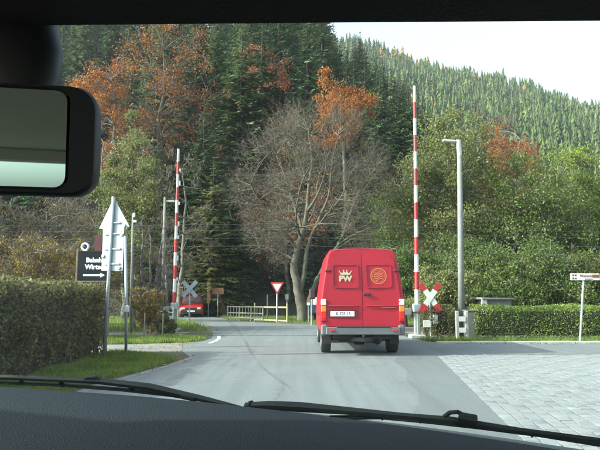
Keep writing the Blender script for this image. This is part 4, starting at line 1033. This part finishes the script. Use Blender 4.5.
# black sign with an arrow
Yk = 15.2; a = P(78, 250.5, Yk); b = P(108.5, 281.5, Yk); t = thing('arrow_board', 'black wooden board with white lettering and arrow behind the left hedge', 'sign', (a.x, Yk, 0))
wx = b.x - a.x; hz = a.z - b.z; zb = b.z
for x in (0.0, wx):
    mb = MB(); mb.box((x, 0, (a.z + .04) / 2), (.05, .05, a.z + .04), bev=.006); mb.build('post', M['wood'], t)
mb = MB(); mb.box((wx / 2, -.04, zb + hz / 2), (wx - .06, .03, hz - .05)); bd = mb.build('board', M['sign_black'], t)
mb = MB(); mb.box((wx / 2, -.03, zb + .0), (wx, .04, .03)); mb.build('frame_rail', M['wood'], t)
mb = MB(); add_text(mb, 'Bahnhofs', .165, wx * .66, -.0565, zb + hz * .68, .008); add_text(mb, 'Wirtschaft', .165, wx * .70, -.0565, zb + hz * .46, .008); mb.build('lettering', M['sign_text'], bd)
mb = MB(); za = zb + hz * .20; mb.add([Vector((x, -.0565, z)) for x, z in ((wx * .22, za - .022), (wx * .76, za - .022), (wx * .76, za + .022), (wx * .22, za + .022))], [(0, 1, 2, 3)])
mb.add([Vector((x, -.0565, z)) for x, z in ((wx * .76, za - .06), (wx * .90, za), (wx * .76, za + .06))], [(0, 1, 2)]); mb.build('arrow', M['sign_text'], bd)
rp = P(85.5, 248, Yk); mb = MB(); n = 22
for k in range(n):
    aa = [R(-150) + R(300) * (k + e) / n for e in (0, 1)]; mb.tube([Vector((rp.x - a.x + .085 * math.sin(v), -.03, rp.z + .03 + .085 * math.cos(v))) for v in aa], .028, 7)
mb.box((rp.x - a.x, -.03, a.z + .01), (.12, .03, .04)); mb.build('ring_ornament', M['sign_text'], t)
# small dark red board behind the arrow sign
p = P(98.5, 243, 16.5); mb = MB(); mb.box((0, 0, p.z), (.20, .03, .45)); mb.box((0, .03, p.z / 2), (.05, .04, p.z))
tag(mb.build('noticeboard', M['van_dark'], loc=(p.x, 16.5, 0)), 'narrow dark red board half hidden behind the arrow shaped sign', 'board')

# poles
def pole(name, label, px, base_py, top_py, r, m, toppx, extra=None):
    B = G(px, base_py); p = P(toppx, top_py, B.y); t = thing(name, label, 'pole', (B.x, B.y, 0))
    mb = MB(); d = Vector((p.x - B.x, 0, p.z)); mb.tube([(0, 0, -.1), d * .5, d], [r, r * .9, r * .75], 10); mb.build('pole', M[m], t, True); return t, d
t, d1 = pole('signal_pole', 'thin grey pole with small white fittings right of the arrow sign', 130.5, 333, 216, .055, 'lamp_concrete', 133)
mb = MB(); mb.box(d1 + Vector((.05, -.06, .02)), (.10, .06, .18), bev=.02); mb.box(d1 + Vector((.10, -.06, -.22)), (.14, .06, .10), bev=.02); mb.build('fitting', M['white'], t)
t, d2 = pole('telegraph_pole', 'slender wooden pole with a short crossarm beside the left barrier', 162, 329, 197, .075, 'wood_grey', 165)
mb = MB(); mb.box(d2 + Vector((.22, 0, -.18)), (.40, .05, .05)); mb.build('crossarm', M['white'], t)
mb = MB(); mb.box((.12, -.08, 2.0), (.08, .05, .55), bev=.01); mb.build('label_plate', M['white'], t)
# overhead wires along the railway
for i, (z0, z1, yy) in enumerate(((4.25, 3.55, 21.4), (4.05, 3.30, 21.4), (3.80, 2.95, 21.4), (3.60, 2.55, 21.4))):
    mb = MB(); mb.tube([(-34 + 68 * k / 24, yy, z0 + (z1 - z0) * k / 24 + .25 * (abs(((k % 12) - 6) / 6)) ** 2 - .1) for k in range(25)], .0032, 4)
    tag(mb.build('overhead_wire', M['steel_dark']), ['topmost', 'second', 'third', 'lowest'][i] + ' of the thin wires strung along the railway above the road', 'wire', 'wires along the railway')

# pipe railing beside left barrier
B = G(159, 332); t = thing('railing', 'low grey pipe railing in front of the left barrier', 'railing', (B.x, B.y - .4, 0))
for x in (0, .62): mb = MB(); mb.tube([(x, 0, 0), (x, 0, .98)], .035, 8); mb.build('post', M['steel'], t)
mb = MB(); mb.tube([(0, 0, .80), (.62, 0, .74)], .028, 8); mb.build('rail', M['steel'], t)
# wire fence running left from the railing
t = thing('wire_fence', 'low rusty wire fence in the weeds left of the barrier', 'fence', (-8.4, 20.15, 0))
for k in range(7):
    mb = MB(); mb.tube([(k * .62, 0, 0), (k * .62 + random.uniform(-.03, .03), 0, .8)], .025, 7); mb.build('post', M['wood_grey'], t)
for z in (.12, .42, .72): mb = MB(); mb.tube([(0, 0, z), (3.72, 0, z)], .010, 5); mb.build('wire', M['bark_dark'], t)

# ---- far side of the road: fences, give way sign, small signs
def fence(label, pts, h, rails, pr, rr, m, balusters=0):
    o = Vector((pts[0][0], pts[0][1], 0)); t = thing('fence', label, 'fence', o)
    V = [Vector((x, y, 0)) - o for x, y in pts]
    for p in V: mb = MB(); mb.tube([p, p + Vector((0, 0, h))], pr, 8); mb.build('post', M[m], t)
    for z in rails:
        for a, b in zip(V, V[1:]): mb = MB(); mb.tube([a + Vector((0, 0, z)), b + Vector((0, 0, z))], rr, 7); mb.build('rail', M[m], t)
    if balusters:
        for a, b in zip(V, V[1:]):
            for k in range(1, balusters): p = a.lerp(b, k / balusters); mb = MB(); mb.tube([p + Vector((0, 0, rails[-1])), p + Vector((0, 0, rails[0]))], .02, 6); mb.build('baluster', M[m], t)
    return t
g1 = [G(px, py) for px, py in ((226, 321), (238, 321.5), (250, 322), (262, 322.5))]
fence('pale wooden railing at the outside of the road bend', [(p.x, p.y + .8) for p in g1], .85, (.80, .45, .18), .045, .035, 'wood_grey', 4)
g1 = [G(px, py) for px, py in ((254, 321.8), (287, 323.2))]
fence('yellowish pipe railing behind the give way sign', [(p.x, p.y + .4) for p in g1], 1.02, (.80, .10), .045, .045, 'green_pipe')
mb = MB(); p = G(287, 323); mb.box((0, 0, 1.35), (.16, .03, .30), bev=.01); mb.tube([(0, .03, 0), (0, .03, 1.4)], .03, 8)
tag(mb.build('marker_sign', M['steel_dark'], loc=(p.x, p.y + .2, 0)), 'small dark upright plate on the end of the pipe railing', 'sign')
p = G(266, 322.5); mb = MB(); mb.tube([(0, 0, -.05), (.01, 0, .7), (0, 0, 1.45)], [.04, .036, .032], 8); mb.tube([(0, 0, 1.45), (0, 0, 1.5)], [.045, .02], 8); tag(mb.build('marker_post', M['wood_grey'], loc=(p.x, p.y + 1.2, 0)), 'thin bare marker post left of the give way sign', 'post')

B = G(277, 322.5); t = thing('give_way_sign', 'white triangular give way sign with red border on a pale post', 'sign', (B.x, B.y, 0))
c = P(277.5, 286.5, B.y); zc = c.z; s = .36
def tri(r, y, m, nm, mb): mb.add([Vector((x * r, y, zc + z * r)) for x, z in ((-1, .58), (0, -1.15), (1, .58))], [(0, 1, 2)])
mb = MB(); mb.prism([(-s, zc + .58 * s), (-s * .92, zc + .66 * s), (s * .92, zc + .66 * s), (s, zc + .58 * s), (.05 * s, zc - 1.12 * s), (-.05 * s, zc - 1.12 * s)][::-1], .012, 0, lambda v: Vector((v.x, v.y - .055, v.z))); pn = mb.build('panel', M['red'], t)
mb = MB(); tri(s * .70, -.058, '', '', mb); mb.build('white_field', M['white'], pn)
mb = MB(); mb.tube([(0, 0, 0), (0, 0, zc + .1)], .045, 10); mb.build('post', M['steel'], t)
B = G(311.5, 325); t = thing('post_sign', 'white plate on a grey post left of the van', 'sign', (B.x, B.y, 0)); c = P(316, 301, B.y)
mb = MB(); mb.tube([(0, 0, 0), (0, 0, c.z + .45)], .035, 8); mb.build('post', M['steel'], t)
mb = MB(); mb.box((.17, -.05, c.z), (.22, .015, .36)); mb.build('plate', M['white'], t)
B = G(309.5, 324); t = thing('post_sign', 'small red and white upright marker beside the white plate', 'sign', (B.x - .05, B.y + .4, 0)); c = P(309.5, 302, B.y)
mb = MB(); mb.tube([(0, 0, 0), (0, 0, c.z + .2)], .025, 8); mb.build('post', M['steel'], t)
mb = MB(); mb.add([Vector((x, -.03, c.z + z)) for x, z in ((-.09, -.02), (.09, -.02), (.05, .22), (0, .34), (-.05, .22))], [(0, 1, 2, 3, 4)]); mb.build('top_plate', M['sign_orange'], t)
mb = MB(); mb.box((0, -.03, c.z - .10), (.16, .015, .14)); mb.build('plate', M['white'], t)
# orange board seen dimly by the bend
c = P(214, 291, 41); t = thing('warning_board', 'faded orange boards beside the road beyond the bend', 'board', (c.x, 41, 0))
mb = MB(); mb.box((.28, 0, c.z), (.8, .03, .45)); mb.build('panel', M['sign_orange'], t)
mb = MB(); mb.box((-.38, -.05, c.z - .1), (.22, .03, 1.5)); mb.build('panel', M['sign_orange'], t)
for x in (-.38, .28): mb = MB(); mb.tube([(x, .03, 0), (x, .03, c.z)], .03, 8); mb.build('post', M['steel'], t)
# parked blue-grey thing right of the trunk: a tarpaulin covered trailer
c = G(318, 324); t = thing('trailer', 'low blue grey covered trailer beyond the small signs', 'trailer', (c.x + .7, c.y + 4.5, 0))
mb = MB(); mb.prism([(-1.1, .45), (1.1, .45), (1.12, 1.0), (1.0, 1.15), (-1.0, 1.15), (-1.12, 1.0)], 1.6); mb.build('cover', M['blue'], t)
for s in (-1, 1): mb = MB(); mb.tube([(s * .8, .7, .28), (s * .8 + .14, .7, .28)], .28, 16); mb.build('wheel', M['rubber'], t)

# ------------------------------------------------------------------ the car we sit in
t = thing('passenger_car', 'dark cabin of the car the picture is taken from, with dashboard, mirror and wipers', 'car', (0, 0, 0))
ZD = CAM_H - .16
base = [(-1.18, 1.02), (-1.0, 1.12), (-.80, 1.15), (-.565, 1.097), (-.40, 1.035), (-.252, .98), (-.12, .917), (0, .848), (.10, .785), (.186, .723), (.26, .665), (.32, .612), (.40, .52), (.45, .44)]
def bz(x): return ZD
tmb = MB(); rows = []
N = len(base)
fr = [Vector((x, y, ZD)) for x, y in base]
def off(k, dn, dz):     # move a base point towards the cabin
    a = fr[max(k - 1, 0)]; b = fr[min(k + 1, N - 1)]; d = (b - a).normalized(); n_ = Vector((d.y, -d.x, 0))
    if n_.y > 0: n_ = -n_
    return fr[k] + n_ * dn + Vector((0, 0, dz))
for dn, dz in ((-.02, -.03), (-.004, -.004), (.03, .006), (.09, .012), (.18, .012), (.27, .004), (.36, -.02), (.42, -.06), (.45, -.12), (.46, -.30)):
    rows.append([off(k, dn, dz) for k in range(N)])
tmb.grid(rows[::-1], 0); tmb.build('dashboard', M['dash'], t, True)
# windscreen header: sun visor edge
hd = [P(px, py, .46) for px, py in ((-260, 30), (-120, 26), (0, 23.5), (150, 22), (300, 20.5), (450, 19.5), (600, 18.5), (720, 18))]
v = MB(); rows = []
for dy, dz in ((0, 0), (-.004, -.004), (-.10, .016), (-.10, .03), (.0, .012), (0, 0)): rows.append([p + Vector((0, dy, dz)) for p in hd])
v.grid(rows, 0); v.build('sun_visor', M['visor'], t, False)
ZR = 1.645
rf = MB(); rf.box((-.37, -.98, ZR), (1.72, 2.96, .02)); rf.build('roof_lining', M['lining'], t)
rs = MB(); rs.box((-.37, -.98, ZR + .035), (1.78, 3.04, .03)); rs.build('roof', M['steel_dark'], t)
# windscreen glass between base and header
hdr = [Vector((x * .82 - .07, .47 + .10 * (1 - ((x + .37) / .82) ** 2) , ZR)) for x, y in base]
ws = MB(); rows = []
for s in np.linspace(0, 1, 9): rows.append([(f + Vector((0, .012, -.01))).lerp(h, s) + Vector((0, .03 * math.sin(math.pi * s), .03 * math.sin(math.pi * s))) for f, h in zip(fr, hdr)])
ws.grid(rows, 0); wso = ws.build('windscreen', M['screen'], t, True)
WROWS = rows
def on_glass(px, py, push=-.002):
    r = ray(px, py); o = Vector((0, 0, CAM_H)); from mathutils.geometry import intersect_ray_tri
    for i in range(len(WROWS) - 1):
        for j in range(N - 1):
            a, b, c, d = WROWS[i][j], WROWS[i][j + 1], WROWS[i + 1][j + 1], WROWS[i + 1][j]
            for tr_ in ((a, b, c), (a, c, d)):
                h = intersect_ray_tri(*tr_, r, o)
                if h is not None: return h + r.normalized() * push
    return P(px, py, .7)
# thin brown streak on the glass, patchily see-through
sm = MB(); pl = [(212, 286, 5), (218, 303, 4), (226, 315, 3), (236, 328, 1.5), (246, 342, 1.2), (252, 354, 1.3), (262, 367, 1.1), (276, 378, 1.2), (288, 386, .9), (296, 395, .6)]
rows = [[on_glass(px - w_, py + w_ * .6), on_glass(px + w_, py - w_ * .6)] for px, py, w_ in pl]; sm.grid(rows, 0); sm.build('brown_streak', M['glass_streak'], wso)
# pillars, doors, rear wall of the cabin
for s in (-1, 1):
    xk = -1.21 if s < 0 else .47; f0 = fr[0] if s < 0 else fr[-1]; h0 = hdr[0] if s < 0 else hdr[-1]
    a = MB(); a.tube([f0 + Vector((s * .02, 0, -.1)), f0.lerp(h0, .5) + Vector((s * .02, .02, .03)), h0 + Vector((s * .02, 0, .01))], .045, 8); a.build('front_pillar', M['trim'], t, True)
    d = MB(); d.box((xk, -.85, .68), (.06, 2.9, .86)); d.build('door', M['steel_dark'], t)
    for yy in (-.55, -1.6, -2.42): b = MB(); b.box((xk, yy, 1.37), (.05, .16 if yy > -2 else .12, .56)); b.build('side_pillar', M['trim'], t)
    gl = MB(); gl.add([(xk, -.47, 1.11), (xk, .35, 1.11), (xk, .2, 1.62), (xk, -.47, 1.62)], [(0, 1, 2, 3)]); gl.build('side_window', M['screen'], t)
    gl = MB(); gl.add([(xk, -1.52, 1.11), (xk, -.63, 1.11), (xk, -.63, 1.62), (xk, -1.52, 1.62)], [(0, 1, 2, 3)]); gl.build('side_window', M['screen'], t)
bw = MB(); bw.box((-.37, -2.45, .68), (1.66, .06, .86)); bw.build('tailgate', M['steel_dark'], t)
bh = MB(); bh.box((-.37, -2.45, 1.600), (1.66, .06, .07), bev=.01); bh.build('rear_header', M['lining'], t)
bg_ = MB(); bg_.add([(-1.2, -2.46, 1.10), (.46, -2.46, 1.10), (.46, -2.44, 1.565), (-1.2, -2.44, 1.565)], [(0, 1, 2, 3)]); bg_.build('rear_window', M['rear_glass'], t)
fl = MB(); fl.box((-.37, -.75, .27), (1.62, 3.3, .06)); fl.build('floor', M['trim'], t)
fw = MB(); fw.box((-.37, .70, .62), (1.5, .06, .75)); fw.build('bulkhead', M['trim'], t)
for s in (-1, 1):
    for yy in (1.15, -1.75): wheel(t, -.37 + s * .70, yy, .31, .19)
bn = MB(); rows = []
for y_, z_ in ((.95, 1.02), (1.3, .98), (1.7, .92), (2.0, .82), (2.08, .55), (2.05, .30)): rows.append([Vector((-.37 + x, y_ - .10 * x * x + (-.0), z_ - .04 * x * x)) for x in np.linspace(-.78, .78, 9)])
bn.grid(rows, 0); bn.build('bonnet', M['steel_dark'], t, True)
# cowl strip just outside of the glass
cw = MB(); rows = [[off(k, -.015, -.018) for k in range(N)], [off(k, -.05, -.012) for k in range(N)], [off(k, -.14, -.03) for k in range(N)]]; cw.grid(rows, 0); cw.build('cowl', M['cowl'], t, True)
# rear-view mirror
mc = P(12, 141, .42); dv = (P(36, 141, .42) - Vector((0, 0, CAM_H))).normalized()
rv = Vector((-.10, -1, math.tan(R(5.3)))).normalized(); nv = (rv - dv).normalized()
ux = Vector((0, 0, 1)).cross(nv).normalized(); ux = -ux if ux.x < 0 else ux; uz = nv.cross(ux); uz = -uz if uz.z < 0 else uz
def MV(x, y, z): return ctr + ux * x + nv * y + uz * z
hit = P(36, 141, .42); xr = P(99, 141, .42)
W2 = .235; Hh = .0805; ctr = hit + ux * (.045 - W2 / 2) 
ol = rrect(0, 0, W2, Hh, .018, 5); ho = MB(); n = len(ol)
lay = [(1.0, -.006), (1.0, .006), (.97, .0115), (.93, .012)]
rows = [[MV(x * (1.0 if sc == 1 else (W2 - 2 * (1 - sc) * .11) / W2), y, z * (1.0 if sc == 1 else (Hh - 2 * (1 - sc) * .11) / Hh)) for x, z in ol] for sc, y in lay]
back = [[MV(x * k, y, z * k) for x, z in ol] for k, y in ((.98, -.020), (.90, -.034), (.70, -.044), (.3, -.048))]
ho.grid(back[::-1] + rows, 0, True); mo = ho.build('rear_view_mirror', M['trim'], t, True)
gz = MB(); il = rrect(-.004, 0, W2 - .034, Hh - .010, .008, 5); gz.add([MV(x, .0125, z) for x, z in il], [tuple(range(n))]); gz.build('mirror_glass', M['mirror'], mo)
bz_ = MB(); fr2 = MB(); 
il2 = rrect(-.004, 0, W2 - .030, Hh - .006, .010, 5)
for i in range(n):
    j = (i + 1) % n; bz_.add([MV(ol[i][0] * .985, .0118, ol[i][1] * .97), MV(ol[j][0] * .985, .0118, ol[j][1] * .97), MV(il2[j][0], .0122, il2[j][1]), MV(il2[i][0], .0122, il2[i][1])], [(0, 1, 2, 3)])
bz_.build('bezel', M['trim'], mo)
sb = MB(); sa = [P(18, y_, yy) for y_, yy in ((112, .455), (80, .46), (52, .465), (30, .475), (10, .48))]
rows = []
for p, wdx, wdy in zip(sa, (.020, .034, .037, .034, .036), (.012, .016, .018, .02, .022)):
    rows.append([p + Vector((wdx * math.copysign(abs(math.cos(a)) ** .6, math.cos(a)), wdy * math.sin(a), 0)) for a in np.linspace(0, 2 * math.pi, 20, endpoint=False)])
sb.grid(rows, 0, True); sb.build('mirror_stem', M['trim'], mo, True)
# wipers outside the glass
def wiper(arm, blade, knuckle, rad):
    w_ = MB()
    def wp(px, py, push=.012): return on_glass(px, py, push)
    w_.tube([wp(*a) for a in arm[0]], [q * .95 for q in arm[1]], 6); wo_ = w_.build('wiper', M['wiper'], t, False)
    b = MB(); b.tube([wp(*a) for a in blade[0]], [q * 1.35 for q in blade[1]], 5); b.build('wiper_blade', M['wiper'], wo_)
    k = MB()
    for kn in knuckle: k.tube([wp(*a) for a in kn[0]], kn[1], 8)
    k.build('wiper_joint', M['wiper'], wo_)
wiper(([(-60, 373.5), (0, 377), (60, 379.5), (100, 381), (150, 387), (200, 398), (240, 407.5)], [.0045, .0045, .0050, .0060, .0065, .0050, .0030]),
      ([(-60, 378), (0, 382.5), (60, 385), (120, 389.5), (170, 395), (215, 402)], [.0026] * 6),
      [([(80, 381), (88, 377.5), (96, 377), (104, 381)], .0028), ([(182, 395), (196, 398)], .0062), ([(20, 380.5), (24, 384)], .004), ([(60, 382), (64, 386)], .004), ([(130, 387), (134, 391)], .004)], 0)
wiper(([(246, 406), (270, 405.5), (300, 407), (350, 411), (400, 415.5), (450, 420), (520, 431), (600, 441), (640, 447)], [.0060, .0080, .0085, .0062, .0045, .0052, .0045, .0038, .0035]),
      ([(330, 417.5), (380, 417), (430, 421.5), (480, 427), (540, 434.5), (600, 444), (640, 450)], [.0024] * 7),
      [([(444, 417), (450, 412.5), (458, 412), (466, 417)], .0028), ([(460, 417), (476, 420)], .0064), ([(380, 413), (384, 419)], .0036), ([(418, 417), (422, 422)], .0036), ([(530, 431), (534, 436)], .0036), ([(250, 405), (252, 404.6)], .0065)], 0)
lb = MB(); lb.tube([on_glass(px, py, .02) for px, py in ((345, 418), (365, 416.5), (395, 417.5))], .0022, 6); lb.build('washer_pipe', M['steel'], t)

# ------------------------------------------------------------------ the slightly milky autumn air
hz = MB(); hz.box((200, 350, 149), (1400, 1100, 300))
ho = hz.build('haze', []); hmat = bpy.data.materials.new('haze'); hmat.use_nodes = True; hn = hmat.node_tree; hn.nodes.clear()
pv = hn.nodes.new('ShaderNodeVolumePrincipled'); pv.inputs['Color'].default_value = (.90, .95, 1.0, 1); pv.inputs['Density'].default_value = 0.00016; pv.inputs['Anisotropy'].default_value = 0.2
oo = hn.nodes.new('ShaderNodeOutputMaterial'); hn.links.new(pv.outputs[0], oo.inputs['Volume']); ho.data.materials.append(hmat); tag(ho, 'thin bluish haze in the valley air', 'haze', kind='stuff')
